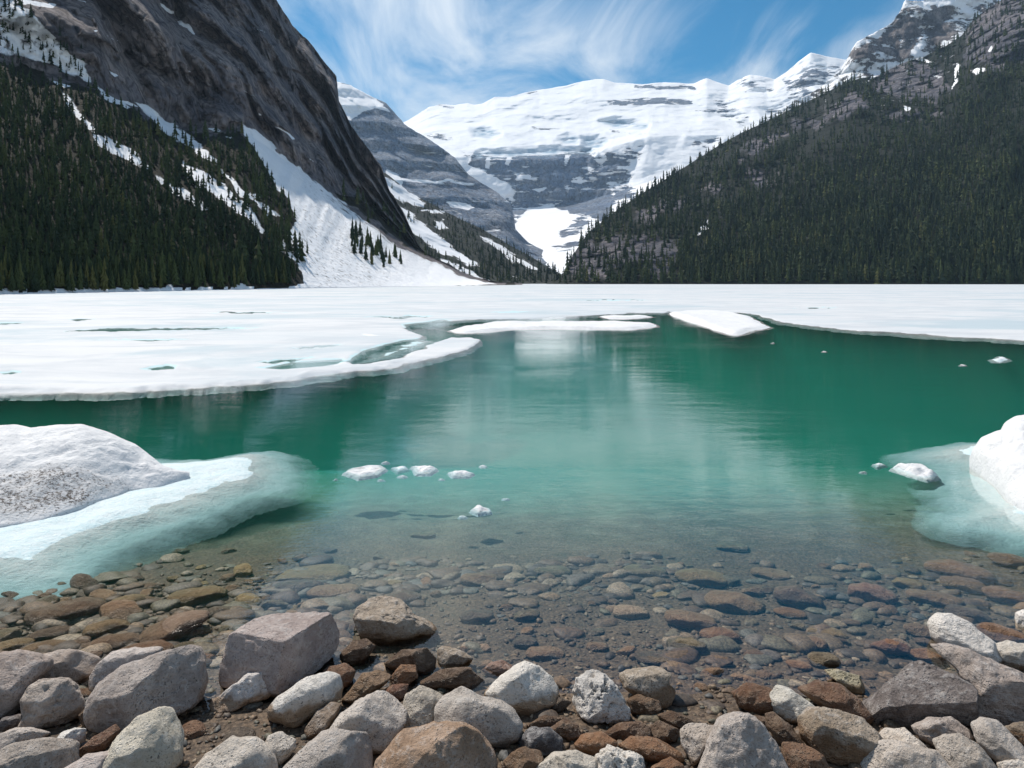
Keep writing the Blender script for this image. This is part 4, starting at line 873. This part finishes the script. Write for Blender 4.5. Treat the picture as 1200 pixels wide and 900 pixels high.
def crop(ox, pts, oy=680): return [(ox + x / 4.0, oy + y / 4.0) for x, y in pts]
A_, B_, C_, D_ = (lambda p: crop(0, p)), (lambda p: crop(300, p)), (lambda p: crop(600, p)), (lambda p: crop(900, p))
DRY = [
 (A_([(-200,395),(-60,362),(0,360),(80,365),(130,395),(205,440),(210,480),(150,505),(110,590),(60,640),(-60,650),(-200,620)]), 'mid', 'grey boulder cut off by the left edge, with a pale top and dark shaded front', dict(wet=.05, cuts=4)),
 (A_([(120,370),(180,340),(230,333),(320,340),(372,362),(440,410),(450,480),(400,505),(300,492),(215,470),(140,410)]), 'mid', 'rounded grey boulder behind the small blocky rock at the left', dict(wet=.1)),
 (A_([(155,490),(200,474),(310,492),(345,530),(385,655),(360,680),(300,680),(105,672),(100,655),(140,600),(128,530)]), 'mid', 'small blocky grey rock standing in front of two boulders at the left', dict(wet=.05, cuts=6, box=3.4, pit=1)),
 (A_([(445,410),(480,370),(540,335),(620,330),(740,360),(720,410),(540,470),(460,492),(442,460)]), 'pale', 'pale rock mostly hidden behind the large smooth boulder on the left', dict()),
 (A_([(470,490),(510,440),(600,395),(750,368),(870,358),(920,382),(932,450),(925,560),(900,620),(800,655),(690,668),(580,665),(480,612),(458,550)]), 'mid', 'large smooth grey boulder between the cube shaped rock and the left boulders', dict(wet=.06, cuts=4, box=3.0, sub=6)),
 (A_([(640,668),(740,645),(792,665),(822,720),(832,800),(828,900),(720,930),(560,930),(480,850),(490,808),(550,740)]), 'pale', 'pale egg shaped rock below the large smooth boulder', dict(wet=.02)),
 (A_([(-120,800),(0,778),(80,763),(200,788),(290,818),(330,850),(330,960),(-120,970)]), 'mid', 'wide grey rock in the bottom left corner', dict(wet=0, cuts=4, sub=6)),
 (A_([(320,835),(430,800),(600,813),(680,848),(730,900),(740,960),(300,960)]), 'grey', 'grey rock at the bottom edge right of the corner rock', dict(wet=0)),
 (A_([(-60,710),(0,698),(70,697),(150,725),(218,765),(120,790),(0,795),(-60,790)]), 'pale', 'flat pale rock above the bottom left corner rock', dict(wet=.1)),
 (A_([(200,780),(290,722),(340,716),(385,735),(380,790),(290,805)]), 'white', 'small whitish wedge shaped stone in the left gap between rocks', dict(wet=.35)),
 (A_([(345,790),(440,732),(530,705),(556,740),(490,800),(400,808)]), 'rust', 'rust coloured wet slab beneath the egg shaped rock', dict(wet=9)),
 (A_([(1002,545),(1060,500),(1170,455),(1230,450),(1290,480),(1312,530),(1235,572),(1100,592),(1010,582)]), 'white', 'low layered rock with a crust of white quartz', dict(wet=.45, cuts=6, rough=1.8)),
 ([(264,767),(268,748),(272,738),(285,731),(300,726),(325,723),(362,725),(386,730),(392,741),(394,752),(392,765),(385,776),(372,786),(350,797),(335,804),(322,807),(305,798),(285,792),(266,789)], 'mid', 'big cube shaped boulder with a flat pale top at the waterline', dict(wet=.12, cuts=0, box=4.6, sub=6, depth=1.0, rough=.9, planes=[((.0,.88,-.47),.72),((-.55,-.08,-.83),.66),((.66,-.25,-.70),.60)], pit=.6)),
 (B_([(60,575),(110,530),(220,480),(330,460),(395,478),(407,530),(390,580),(320,622),(260,640),(200,665),(120,642),(66,612)]), 'white', 'pale oval rock with a wet brown underside left of centre', dict(wet=.50, cuts=2)),
 (B_([(460,160),(480,120),(540,92),(620,87),(690,118),(735,172),(780,190),(842,230),(858,268),(780,282),(640,292),(560,285),(500,252)]), 'tan', 'tan boulder with a wet orange foot standing alone in the shallows', dict(wet=.36, cuts=3, sub=6, pit=.6)),
 (B_([(850,330),(870,310),(940,325),(1022,370),(985,405),(890,417),(856,385)]), 'tan', 'small tan wedge shaped stone at the waterline near the middle', dict(wet=.15)),
 (B_([(1060,420),(1100,392),(1150,385),(1205,402),(1205,445),(1100,467)]), 'red', 'small reddish stone with a pale spot behind the pale flat topped rock', dict(wet=.4)),
 ([(569,812),(585,797),(600,787),(615,779),(633,783),(647,794),(656,808),(652,823),(628,834),(600,832),(578,824)], 'white', 'pale flat topped rock with a brown base near the middle', dict(wet=.38, cuts=3, sub=5)),
 (B_([(678,600),(700,540),(770,503),(860,545),(882,570),(848,640),(830,682),(740,707),(690,662)]), 'grey', 'rounded grey rock between the two larger pale rocks at centre', dict(wet=.12)),
 (B_([(322,715),(400,620),(490,570),(570,547),(632,560),(692,630),(702,690),(640,760),(580,800),(500,790),(410,745),(340,745)]), 'grey', 'grey wedge shaped boulder with a cracked shaded face left of centre', dict(wet=.02, cuts=6)),
 (B_([(232,680),(280,620),(350,586),(402,600),(380,640),(340,690),(320,725),(240,722)]), 'brown', 'small brown rock tucked behind the grey wedge shaped boulder', dict(wet=.45)),
 ([(511,836),(514,828),(520,821),(542,811),(565,820),(590,825),(604,833),(614,850),(610,863),(585,872),(545,866),(515,856)], 'grey', 'broad pale grey rock just above the orange tinged boulder', dict(wet=.02, cuts=4)),
 (B_([(552,900),(590,820),(640,765),(690,722),(740,706),(860,694),(980,705),(1045,742),(1090,795),(1120,850),(1130,960),(540,960)]), 'orange', 'boulder with a pink orange crust at the bottom edge near centre', dict(wet=0, cuts=3, sub=6, mixed=1)),
 (B_([(100,910),(140,840),(200,780),(310,735),(400,743),(522,760),(548,830),(545,960),(90,960)]), 'grey', 'lilac grey rock at the bottom edge left of the orange tinged boulder', dict(wet=0, cuts=5)),
 (B_([(18,780),(60,735),(120,730),(182,770),(180,805),(110,862),(40,825)]), 'pale', 'small pale egg shaped stone above the bottom edge', dict(wet=0, cuts=1)),
 ([(212,915),(228,892),(246,878),(272,868),(300,873),(317,890),(324,915)], 'pale', 'smooth sandy pale rock at the bottom edge beside the gravel patch', dict(wet=0, cuts=1)),
 (C_([(277,560),(300,480),(370,433),(432,450),(500,510),(552,590),(542,628),(450,655),(360,655),(308,625)]), 'white', 'rock with white patches over a dark core right of centre', dict(wet=.10, cuts=6, rough=1.3, pit=2, sub=6)),
 (C_([(508,462),(560,430),(690,418),(742,440),(722,480),(762,500),(742,560),(700,582),(620,552),(525,515)]), 'tan', 'tan slab with a dark cracked front behind the white patched rock', dict(wet=.6, cuts=6, box=3.4)),
 (C_([(538,575),(590,545),(690,562),(704,592),(650,642),(560,625)]), 'brown', 'brown angular stone right of the white patched rock', dict(wet=9, cuts=5)),
 (C_([(158,592),(210,554),(282,570),(222,618)]), 'slate', 'flat slate grey tile shaped stone left of the white patched rock', dict(wet=9, cuts=2, depth=.6)),
 (C_([(56,685),(150,640),(252,645),(242,668),(130,695)]), 'umber', 'low dark umber slab behind the white veined stone', dict(wet=9, depth=.7)),
 (C_([(36,745),(90,700),(180,698),(228,745),(238,802),(150,818),(42,785)]), 'black', 'dark stone with white veins at the lower middle', dict(wet=0, cuts=5, rough=1.4)),
 (C_([(172,705),(250,653),(312,680),(332,722),(262,745)]), 'brown', 'brown stone between the white veined stone and the orange egg', dict(wet=9)),
 (C_([(288,775),(330,735),(420,718),(492,750),(492,792),(420,814),(308,802)]), 'orange', 'shiny brown egg shaped stone with a pale spot at the lower middle', dict(wet=9, cuts=0)),
 (C_([(432,725),(500,680),(600,663),(652,690),(642,748),(540,760),(448,748)]), 'brown', 'brown pitted cobble above the long orange stone', dict(wet=9, pit=1)),
 (C_([(638,705),(690,668),(780,690),(784,740),(720,758),(650,742)]), 'umber', 'square umber cobble right of the pitted brown cobble', dict(wet=9, cuts=5)),
 (C_([(498,795),(560,750),(680,748),(785,790),(804,822),(700,850),(560,838)]), 'orange', 'long smooth orange stone at the lower middle', dict(wet=9, cuts=0)),
 (C_([(676,645),(750,618),(852,650),(842,695),(740,684)]), 'umber', 'flat brown stone behind the square umber cobble', dict(wet=9)),
 (C_([(110,890),(200,825),(300,813),(392,840),(412,900),(412,960),(100,960)]), 'pale', 'pale rock at the bottom edge beside the black and white rock', dict(wet=0)),
 (C_([(398,840),(450,793),(522,800),(602,830),(616,900),(610,960),(400,960)]), 'white', 'small black and white rock at the bottom edge', dict(wet=0, rough=1.4, pit=2.2)),
 (C_([(-40,850),(0,818),(60,793),(132,810),(154,850),(110,920),(0,930)]), 'brown', 'brown cobble at the bottom edge right of the orange tinged boulder', dict(wet=9)),
 (C_([(650,890),(740,838),(802,860),(812,930),(650,940)]), 'orange', 'orange cobble at the bottom edge under the long orange stone', dict(wet=9)),
 (C_([(788,725),(840,690),(962,688),(952,740),(880,840),(850,860),(798,785)]), 'mid', 'split rock with one dark and one pale half beside the grey boulder', dict(wet=.35, cuts=6)),
 ([(812,925),(824,895),(834,874),(846,852),(860,842),(878,841),(894,848),(908,864),(918,885),(926,925)], 'grey', 'tall grey boulder at the bottom edge right of centre', dict(wet=.0, cuts=5, sub=6)),
 ([(857,817),(875,805),(900,805),(913,812),(906,829),(885,836),(866,831)], 'rust', 'rust brown oval stone behind the tall grey boulder', dict(wet=9, cuts=1)),
 (D_([(8,565),(50,523),(110,530),(190,565),(236,590),(202,642),(110,668),(40,642),(4,605)]), 'white', 'bright white topped rock beside the brown wet slab at right', dict(wet=.25, cuts=4)),
 (D_([(148,548),(230,494),(330,493),(430,540),(482,600),(445,645),(330,622),(240,602),(165,565)]), 'rust', 'large flat red brown wet rock left of the dark jagged boulder', dict(wet=9, cuts=3)),
 (D_([(153,695),(200,640),(320,626),(430,640),(502,690),(522,752),(455,805),(330,852),(240,832),(168,765)]), 'tan', 'round brown rock with a pale dry patch on top at right', dict(wet=.50, cuts=2, sub=6)),
 (D_([(-10,655),(30,640),(100,680),(172,752),(150,785),(60,775),(-5,710)]), 'umber', 'umber wet stone between the bright white topped and tall grey rocks', dict(wet=9)),
 (D_([(68,795),(170,778),(252,810),(292,872),(280,940),(80,940)]), 'rust', 'red brown cobble at the bottom edge right of the tall grey boulder', dict(wet=9)),
 (D_([(448,640),(520,580),(600,498),(660,425),(700,382),(760,390),(850,405),(932,450),(926,550),(900,600),(780,652),(620,692),(500,692)]), 'dark', 'dark jagged boulder with a slanting face at right', dict(wet=.04, cuts=0, box=4.0, sub=6, rough=1.2, planes=[((-.15,.55,-.80),.40),((-.75,.45,-.45),.62),((.25,-.65,-.70),.60)], pit=1)),
 (D_([(775,390),(850,350),(950,353),(1080,400),(1160,420),(1260,428),(1270,600),(1150,655),(1050,652),(940,610),(930,500),(880,430)]), 'mid', 'big grey furrowed boulder behind the dark jagged one', dict(wet=.04, cuts=4, sub=6, rough=1.4)),
 (D_([(774,245),(810,195),(870,181),(950,200),(1042,262),(1072,330),(1052,385),(960,370),(840,345),(788,305)]), 'white', 'smooth white egg shaped boulder standing at the waterline at right', dict(wet=.03, cuts=1, sub=6, rough=.7)),
 (D_([(1068,345),(1130,300),(1250,288),(1260,420),(1180,425),(1112,415)]), 'pale', 'pale rock at the right edge beside the white egg shaped boulder', dict(wet=.05)),
 (D_([(1168,170),(1250,110),(1270,270),(1200,275),(1175,235)]), 'white', 'small knobbly white rock at the right edge, above the pale one', dict(wet=.1, rough=1.6)),
 (D_([(688,725),(760,670),(850,643),(922,670),(937,712),(900,762),(800,795),(720,765)]), 'mid', 'round grey pitted rock under the dark jagged boulder', dict(wet=0, cuts=2, pit=1)),
 (D_([(498,795),(560,730),(640,703),(702,735),(785,795),(640,830),(530,832)]), 'pale', 'pale flattish rock lower right, left of the round pitted rock', dict(wet=0)),
 (D_([(470,910),(540,810),(640,788),(780,780),(832,828),(905,875),(920,960),(460,960)]), 'grey', 'large light grey rock at the bottom edge lower right', dict(wet=0, cuts=4)),
 (D_([(795,805),(900,748),(972,765),(1062,862),(1075,950),(880,950)]), 'grey', 'cracked grey rock at the bottom edge beside the large light grey one', dict(wet=0, cuts=4)),
 (D_([(968,725),(1010,683),(1080,678),(1152,730),(1202,780),(1234,850),(1110,875),(1000,802)]), 'grey', 'smooth grey boulder in the lower right with a shaded lower face', dict(wet=0, cuts=2)),
 (D_([(1105,722),(1200,668),(1270,678),(1270,785),(1180,765)]), 'brown', 'brown stone at the right edge behind the smooth grey boulder', dict(wet=.5)),
 (D_([(1095,890),(1180,848),(1270,845),(1270,940),(1100,940)]), 'pale', 'pale rock in the bottom right corner', dict(wet=0)),
 (D_([(268,445),(330,430),(422,435),(442,480),(440,515),(400,520),(325,485)]), 'yellow', 'yellow topped stone at the waterline behind the red brown wet rock', dict(wet=.7, cuts=5)),
 (D_([(648,352),(740,320),(812,340),(802,372),(700,387)]), 'orange', 'flat orange stone just left of the white egg shaped boulder', dict(wet=9, cuts=1)),
 (D_([(486,322),(560,278),(642,290),(664,320),(580,352),(508,347)]), 'red', 'red brown oval stone in the shallows left of the flat orange stone', dict(wet=9, cuts=1)),
 (B_([(270,470),(340,410),(420,400),(465,440),(440,490),(380,520)]), 'rust', 'rust brown stone beside the foot of the cube shaped boulder', dict(wet=9)),
 (B_([(405,545),(500,450),(570,440),(640,470),(600,500),(470,570)]), 'tan', 'long tan stone slanting behind the grey wedge shaped boulder', dict(wet=9)),
 (B_([(520,560),(640,500),(720,500),(690,560),(640,575)]), 'red', 'reddish stone with a white glint behind the rounded grey rock', dict(wet=9)),
 (B_([(625,455),(680,402),(750,408),(758,460),(700,500),(650,490)]), 'orange', 'orange brown cobble below the lone tan boulder', dict(wet=9)),
 (B_([(770,470),(860,420),(1000,420),(1075,480),(1040,510),(800,500)]), 'umber', 'wide flat umber slab at the waterline near the middle', dict(wet=9, depth=.7)),
 (B_([(600,380),(690,335),(800,330),(850,380),(830,430),(740,440),(640,410)]), 'umber', 'dark umber stone in the shallows under the lone tan boulder', dict(wet=9)),
 (B_([(395,340),(450,290),(520,285),(560,320),(500,390),(410,400)]), 'umber', 'dark stone under water between the cube shaped and lone tan boulders', dict(wet=9)),
 (A_([(-40,690),(20,640),(90,650),(120,690),(40,705)]), 'dark', 'dark stone in the shade under the leftmost boulder', dict(wet=.4)),
 (A_([(375,620),(430,580),(475,600),(470,660),(400,690)]), 'umber', 'umber stone in the gap beside the small blocky rock', dict(wet=9)),
 (A_([(380,350),(430,336),(478,345),(470,380),(410,392)]), 'umber', 'small umber stone between the left boulders at the waterline', dict(wet=9)),
 (C_([(1080,690),(1140,640),(1230,640),(1220,700)]), 'umber', 'low umber stone right of the top of the tall grey boulder', dict(wet=9)),
]
def planes_cut(): pass
_seed = 0
for out, tint_, lab, kw in DRY:
    _seed += 1
    kw = dict(kw); pl = kw.pop('planes', None); kw.pop('mixed', None)
    o = rock('boulder' if (max(p[0] for p in out) - min(p[0] for p in out)) > 85 else 'rock', out, tint_, lab, seed=_seed, **kw)
    if pl:
        me = o.data; a = np.empty(len(me.vertices) * 3, np.float32); me.vertices.foreach_get('co', a); a = a.reshape(-1, 3).astype(float)
        O = np.array(out); cx, cyy = (O.min(0) + O.max(0)) / 2
        fwd = np.array([(cx - CX) / F, 1, -(cyy - HY) / F]); fwd /= np.linalg.norm(fwd); rt = np.cross(fwd, [0, 0, 1]); rt /= np.linalg.norm(rt); up = np.cross(rt, fwd)
        for nn, kk in pl:
            w_ = nn[0] * rt + nn[1] * up + nn[2] * fwd; w_ /= np.linalg.norm(w_); d = a @ w_; lim = d.max() * kk
            p = a * 9 + _seed
            a = a - w_ * (np.maximum(d - lim - .012 * fbm(p, 4, _seed), 0) * .95)[:, None]
        me.vertices.foreach_set('co', a.astype(np.float32).ravel()); me.update()

# stones under water that stand out: (x, y, width, height, tint, tilt, label)
WET = [
 (738, 716, 42, 15, 'pale', 0, 'submerged stone with a bright pale top in the middle shallows'), (808, 725, 62, 20, 'tan', -3, 'long tan submerged stone right of the pale topped one'), (858, 704, 70, 25, 'tan', 0, 'large oval submerged stone in the right middle shallows'),
 (844, 743, 44, 20, 'orange', 4, 'orange submerged stone with a dark shadow under it'), (803, 755, 48, 20, 'green', 0, 'greenish submerged stone left of the orange one'), (767, 771, 48, 13, 'slate', 0, 'dark flat submerged stone in front of the greenish one'),
 (700, 757, 27, 12, 'tan', 0, 'small tan submerged stone near the pale flat topped rock'), (638, 764, 46, 14, 'tan', 0, 'oval submerged stone behind the pale flat topped rock'), (615, 751, 30, 14, 'slate', 0, 'dark slate submerged stone left of the middle'),
 (617, 719, 34, 12, 'green', 12, 'tilted green grey submerged slab near the middle'), (936, 698, 56, 28, 'dark', -4, 'dark submerged boulder in the right shallows'), (926, 717, 40, 10, 'orange', 0, 'flat orange submerged stone under the dark submerged boulder'),
 (970, 741, 42, 15, 'yellow', 0, 'yellowish submerged stone in the right shallows'), (953, 751, 32, 15, 'tan', 0, 'tan submerged stone below the yellowish one'), (966, 772, 36, 20, 'green', 0, 'round green grey stone by the right waterline'),
 (936, 779, 30, 13, 'orange', 0, 'small orange stone by the right waterline'), (1020, 693, 50, 26, 'pink', 0, 'large pinkish submerged stone at the right'), (1066, 684, 34, 15, 'yellow', 0, 'pale greenish submerged stone right of the pinkish one'),
 (1080, 738, 36, 18, 'brown', 0, 'brown submerged stone left of the white egg shaped boulder'), (1086, 752, 24, 10, 'dark', 0, 'small dark submerged stone touching the white egg shaped boulder'), (1174, 742, 54, 28, 'rust', 0, 'rust red submerged stone behind the white egg shaped boulder'),
 (1132, 718, 46, 22, 'slate', 0, 'dark slate submerged stone above the white egg shaped boulder'), (1180, 696, 50, 20, 'pink', 0, 'pinkish submerged stone close to the right edge'), (1124, 667, 66, 25, 'pink', 0, 'broad pink submerged boulder farthest out on the right'),
 (1131, 684, 50, 20, 'brown', 0, 'brown submerged stone in front of the broad pink boulder'), (1096, 700, 60, 20, 'tan', 0, 'flat tan submerged stone in the right cluster'), (1184, 655, 44, 18, 'brown', 0, 'brown submerged stone at the right edge below the ice shelf'),
 (76, 714, 80, 26, 'brown', 0, 'big brown submerged slab in the left shallows'), (125, 734, 48, 20, 'yellow', -6, 'yellowish submerged stone below the big brown slab'), (134, 750, 58, 18, 'brown', -8, 'brown submerged slab behind the pale hidden rock'),
 (202, 733, 82, 26, 'tan', 18, 'long slanted submerged slab left of the cube shaped boulder'), (230, 739, 32, 16, 'orange', 0, 'rusty submerged stone beside the long slanted slab'), (168, 762, 64, 20, 'rust', 0, 'red brown slab behind the large smooth boulder'),
 (48, 758, 50, 14, 'tan', 0, 'tan submerged stone behind the left boulders'), (10, 758, 54, 16, 'yellow', 0, 'yellowish stone by the left edge behind the boulders'), (60, 741, 46, 13, 'umber', -6, 'umber submerged slab in the left shallows'),
 (150, 703, 44, 14, 'yellow', 0, 'mossy yellow submerged stone in the left shallows'), (232, 695, 66, 20, 'yellow', -4, 'large mossy submerged slab behind the long slanted slab'), (345, 686, 54, 14, 'slate', 0, 'dark slate submerged stone above the cube shaped boulder'),
 (390, 691, 62, 13, 'tan', -4, 'long tan submerged stone above the cube shaped boulder'), (256, 716, 34, 16, 'slate', 0, 'blue grey submerged stone behind the slanted slab'), (367, 672, 86, 14, 'yellow', 0, 'wide yellowish submerged slab farthest out left of centre'),
 (560, 677, 44, 14, 'tan', 0, 'tan submerged stone at the middle farthest from shore'), (648, 668, 46, 10, 'green', 0, 'pale green submerged stone in the deeper middle water'), (822, 675, 64, 18, 'yellow', -4, 'flat angular submerged slab in the deeper right middle'),
 (756, 668, 54, 11, 'green', 0, 'dim green submerged stone left of the flat angular slab'), (905, 672, 50, 11, 'tan', 0, 'dim tan submerged stone right of the flat angular slab'), (495, 626, 30, 7, 'green', 0, 'faint green stone deep under the water below the little floes'),
 (470, 700, 44, 16, 'umber', 0, 'umber submerged stone just behind the lone tan boulder'), (560, 720, 40, 14, 'slate', 0, 'slate submerged stone right of the lone tan boulder'), (860, 640, 40, 9, 'green', 0, 'faint green stone deep under the right middle water'),
]
def auto_outline(x, y, w_, h_, tilt, seed):
    g = np.random.default_rng(seed); n = 14; a = np.arange(n) * 2 * math.pi / n; t_ = math.radians(tilt)
    r_ = 1 + g.uniform(-.14, .12, n); px = np.sign(np.cos(a)) * np.abs(np.cos(a)) ** .85 * w_ / 2 * r_; py = np.sign(np.sin(a)) * np.abs(np.sin(a)) ** .85 * h_ / 2 * r_
    return list(zip(x + px * math.cos(t_) + py * math.sin(t_), y - px * math.sin(t_) + py * math.cos(t_)))
for (x, y, w_, h_, tn, ti, lab) in WET:
    _seed += 1
    rock('stone', auto_outline(x, y, w_, h_, ti, _seed), tn, lab, sub=4, wet=9, seed=_seed, cuts=2, lie=True, sink=.1, cat='rock', group='stones under the shallow water')

# cobbles of the shallows: twelve shapes, copied
COB = []
for k in range(12):
    v, f = ICO[4]; g = np.random.default_rng(500 + k)
    L = v * np.array([1.0, g.uniform(.6, .95), g.uniform(.32, .6)])
    for j in range(5):
        nn = g.normal(size=3); nn[2] = abs(nn[2]) * .8; nn /= np.linalg.norm(nn); d = L @ nn; ex = np.maximum(d - d.max() * g.uniform(.6, .88), 0); L = L - nn * (ex * .9)[:, None]
    N = L / np.linalg.norm(L, axis=1)[:, None]
    L = L + N * (fbm(L * 1.6 + k * 5, 4, 700 + k) * .10 + ridged(L * 3.4 + k, 3, 720 + k) * .04)[:, None]
    me_o = mk('cobble', L, f, mat_rock); COB.append(me_o)
g = np.random.default_rng(77)
placed = [(o.location.x, o.location.y, max(o.dimensions) * .42) for o in list(COL.objects) if o.name.split('.')[0] in ('boulder', 'rock', 'stone')]
tn_keys = ['tan', 'brown', 'umber', 'green', 'yellow', 'slate', 'dark', 'rust', 'pink', 'mid', 'red', 'orange']; tn_p = np.array([.12, .19, .18, .12, .07, .10, .07, .05, .04, .04, .01, .01]); tn_p /= tn_p.sum()
cnt = 0; tries = 0
REGION = [([(-30, 700), (220, 660), (420, 650), (700, 640), (1000, 655), (1230, 650), (1230, 760), (1080, 790), (820, 800), (560, 780), (400, 760), (260, 770), (-30, 780)], 1.0)]
while cnt < 174 and tries < 6000:
    tries += 1
    x = g.uniform(-30, 1230); y = 640 + 262 * g.beta(1.25, 1.9)
    if g.random() < .42: x = g.uniform(-30, 420); y = g.uniform(676, 778)
    if y < 662 and g.random() < .5: continue
    if x < 700 and y < 690 - x * .05 and x < 160: continue
    Y, zz_ = ground_px(x, y); X = (x - CX) / F * Y
    left = np.interp(x, [0, 300, 480, 620, 900, 1200], [1.45, 1.15, .75, .7, .85, 1.25])
    s_ = math.exp(g.normal(math.log(.058), .38)) * left
    if any((X - a) ** 2 + (Y - b) ** 2 < (s_ * .72 + c_r) ** 2 for a, b, c_r in placed): continue
    placed.append((X, Y, s_ * .72))
    k = cnt % 12
    o = COB[k] if cnt < 12 else COB[k].copy()
    if cnt >= 12: COL.objects.link(o)
    o.location = (X, Y, zz_ + s_ * g.uniform(.02, .22)); o.rotation_euler = (g.uniform(-.25, .25), g.uniform(-.25, .25), g.uniform(-.7, .7) + (math.pi if g.random() < .5 else 0))
    o.scale = (s_ * g.uniform(.9, 1.35), s_, s_ * g.uniform(.75, 1.1))
    T_ = TINT[tn_keys[g.choice(len(tn_keys), p=tn_p)]]; j_ = g.uniform(1.0, 1.7)
    o.color = (T_[0] * j_, T_[1] * j_, T_[2] * j_, 9.0)
    if zz_ < -.01: tag(o, 'small brown or grey cobble under the clear shallow water', 'cobble', 'cobbles under the shallow water')
    else: tag(o, 'small wet cobble on the gravel between the shore boulders', 'cobble', 'cobbles on the gravel at the waterline')
    cnt += 1

# gravel: thousands of pebbles, one mass
v, f = ICO[2]; Vs = []; Fs = []; Ts = []; off_ = 0
N_ = 9000
xx = g.uniform(-260, 1460, N_); yq = 670 + 250 * g.beta(1.3, 1.2, N_)
Yg = H * F / (yq - HY)
for _ in range(12):
    zg = bed((xx - CX) / F * Yg, Yg); Yg = .5 * Yg + .5 * (H - zg) * F / (yq - HY)
Xg = (xx - CX) / F * Yg; zg = bed(Xg, Yg)
sg = np.exp(g.normal(math.log(.0095), .5, N_))
for i in range(N_):
    sc3 = sg[i] * np.array([g.uniform(.9, 1.5), g.uniform(.7, 1.1), g.uniform(.45, .8)]); a = g.uniform(0, 6.28)
    L = v * sc3 * (1 + .16 * g.standard_normal(len(v)))[:, None]
    Vs.append(np.stack([L[:, 0] * math.cos(a) - L[:, 1] * math.sin(a) + Xg[i], L[:, 0] * math.sin(a) + L[:, 1] * math.cos(a) + Yg[i], L[:, 2] + zg[i] + sg[i] * .15], -1))
    Fs.append(f + off_); off_ += len(v); Ts.append(np.full(len(v), g.random()))
m = NT('gravel_stone'); t_ = m.attr('tone'); n_ = m.noise(m.pos(), 60.0, 4.0, .7)
cr = m.n('ValToRGB', {0: t_}); el = cr.color_ramp.elements
el[0].color = (.065, .052, .042, 1); el[1].color = (.36, .29, .21, 1)
for p_, c_ in ((.25, (.14, .092, .060, 1)), (.5, (.20, .135, .085, 1)), (.68, (.17, .155, .105, 1)), (.8, (.12, .12, .115, 1)), (.9, (.28, .185, .11, 1))):
    e = el.new(p_); e.color = c_
mat_gravel = m.done(m.bsdf(m.mix(m.step(n_, .6, .4), cr.outputs[0], m.mix(.6, cr.outputs[0], (.01, .01, .01))), .6, m.bump(n_, .5, .006), spec=.35))
# larger cobbles too many to count, packed over the bed
vb, fb = ICO[4] if False else ico(3)
NB = 2200
xb = g.uniform(-260, 1460, NB); yb_ = 655 + 190 * g.beta(1.2, 1.5, NB)
thin_ = (xb > 400) & (xb < 800) & (yb_ > 690); yb_ = np.where(thin_ & (g.random(NB) < .7), g.uniform(652, 700, NB), yb_); left_ = g.random(NB) < .25; xb = np.where(left_, g.uniform(-60, 420, NB), xb); yb_ = np.where(left_, g.uniform(680, 785, NB), yb_)
Yb_ = H * F / (yb_ - HY)
for _ in range(12):
    zb_ = bed((xb - CX) / F * Yb_, Yb_); Yb_ = .5 * Yb_ + .5 * (H - zb_) * F / (yb_ - HY)
Xb = (xb - CX) / F * Yb_; zb_ = bed(Xb, Yb_)
sh_ = yb_ > 806
sb = np.clip(np.exp(g.normal(math.log(.034), .58, NB)), .010, .11) * np.where(sh_, .55, 1.0)
for i in range(NB):
    L = vb * sb[i] * np.array([g.uniform(1.0, 1.7), g.uniform(.75, 1.1), g.uniform(.30, .55)])
    for j in range(2):
        nn = g.normal(size=3); nn /= np.linalg.norm(nn); d = L @ nn; L = L - nn * (np.maximum(d - d.max() * g.uniform(.6, .85), 0) * .9)[:, None]
    L = L * (1 + .22 * vnoise(L / sb[i] * 1.3 + i * 3.1, 5))[:, None]
    a = g.uniform(-.6, .6)
    Vs.append(np.stack([L[:, 0] * math.cos(a) - L[:, 1] * math.sin(a) + Xb[i], L[:, 0] * math.sin(a) + L[:, 1] * math.cos(a) + Yb_[i], L[:, 2] + zb_[i] + sb[i] * g.uniform(.0, .15)], -1))
    Fs.append(fb + off_); off_ += len(vb); Ts.append(np.full(len(vb), g.random()))
gr = mk('gravel', np.concatenate(Vs), np.concatenate(Fs), mat_gravel, attrs={'tone': np.concatenate(Ts)})
tag(gr, 'loose brown gravel and pebbles between the rocks and under the shallows', 'gravel', kind='stuff')

# haze: the air between the viewer and the far mountains
m = NT('mountain_air')
vol = m.n('VolumePrincipled', {'Color': (0.52, 0.75, 1.0), 'Density': HAZE, 'Anisotropy': 0.2}).outputs[0]
mat_haze = m.done(None, vol)
bx0, bx1, by0, by1, bz0, bz1 = -9500, 9500, -320, 10200, -14, 2300
HV = [(x, y, z) for z in (bz0, bz1) for y in (by0, by1) for x in (bx0, bx1)]
hz = mk('haze', HV, [(0, 2, 3, 1), (4, 5, 7, 6), (0, 1, 5, 4), (2, 6, 7, 3), (0, 4, 6, 2), (1, 3, 7, 5)], mat_haze, smooth=False)
tag(hz, 'thin blue air between the viewer and the far mountains', 'haze', kind='stuff')
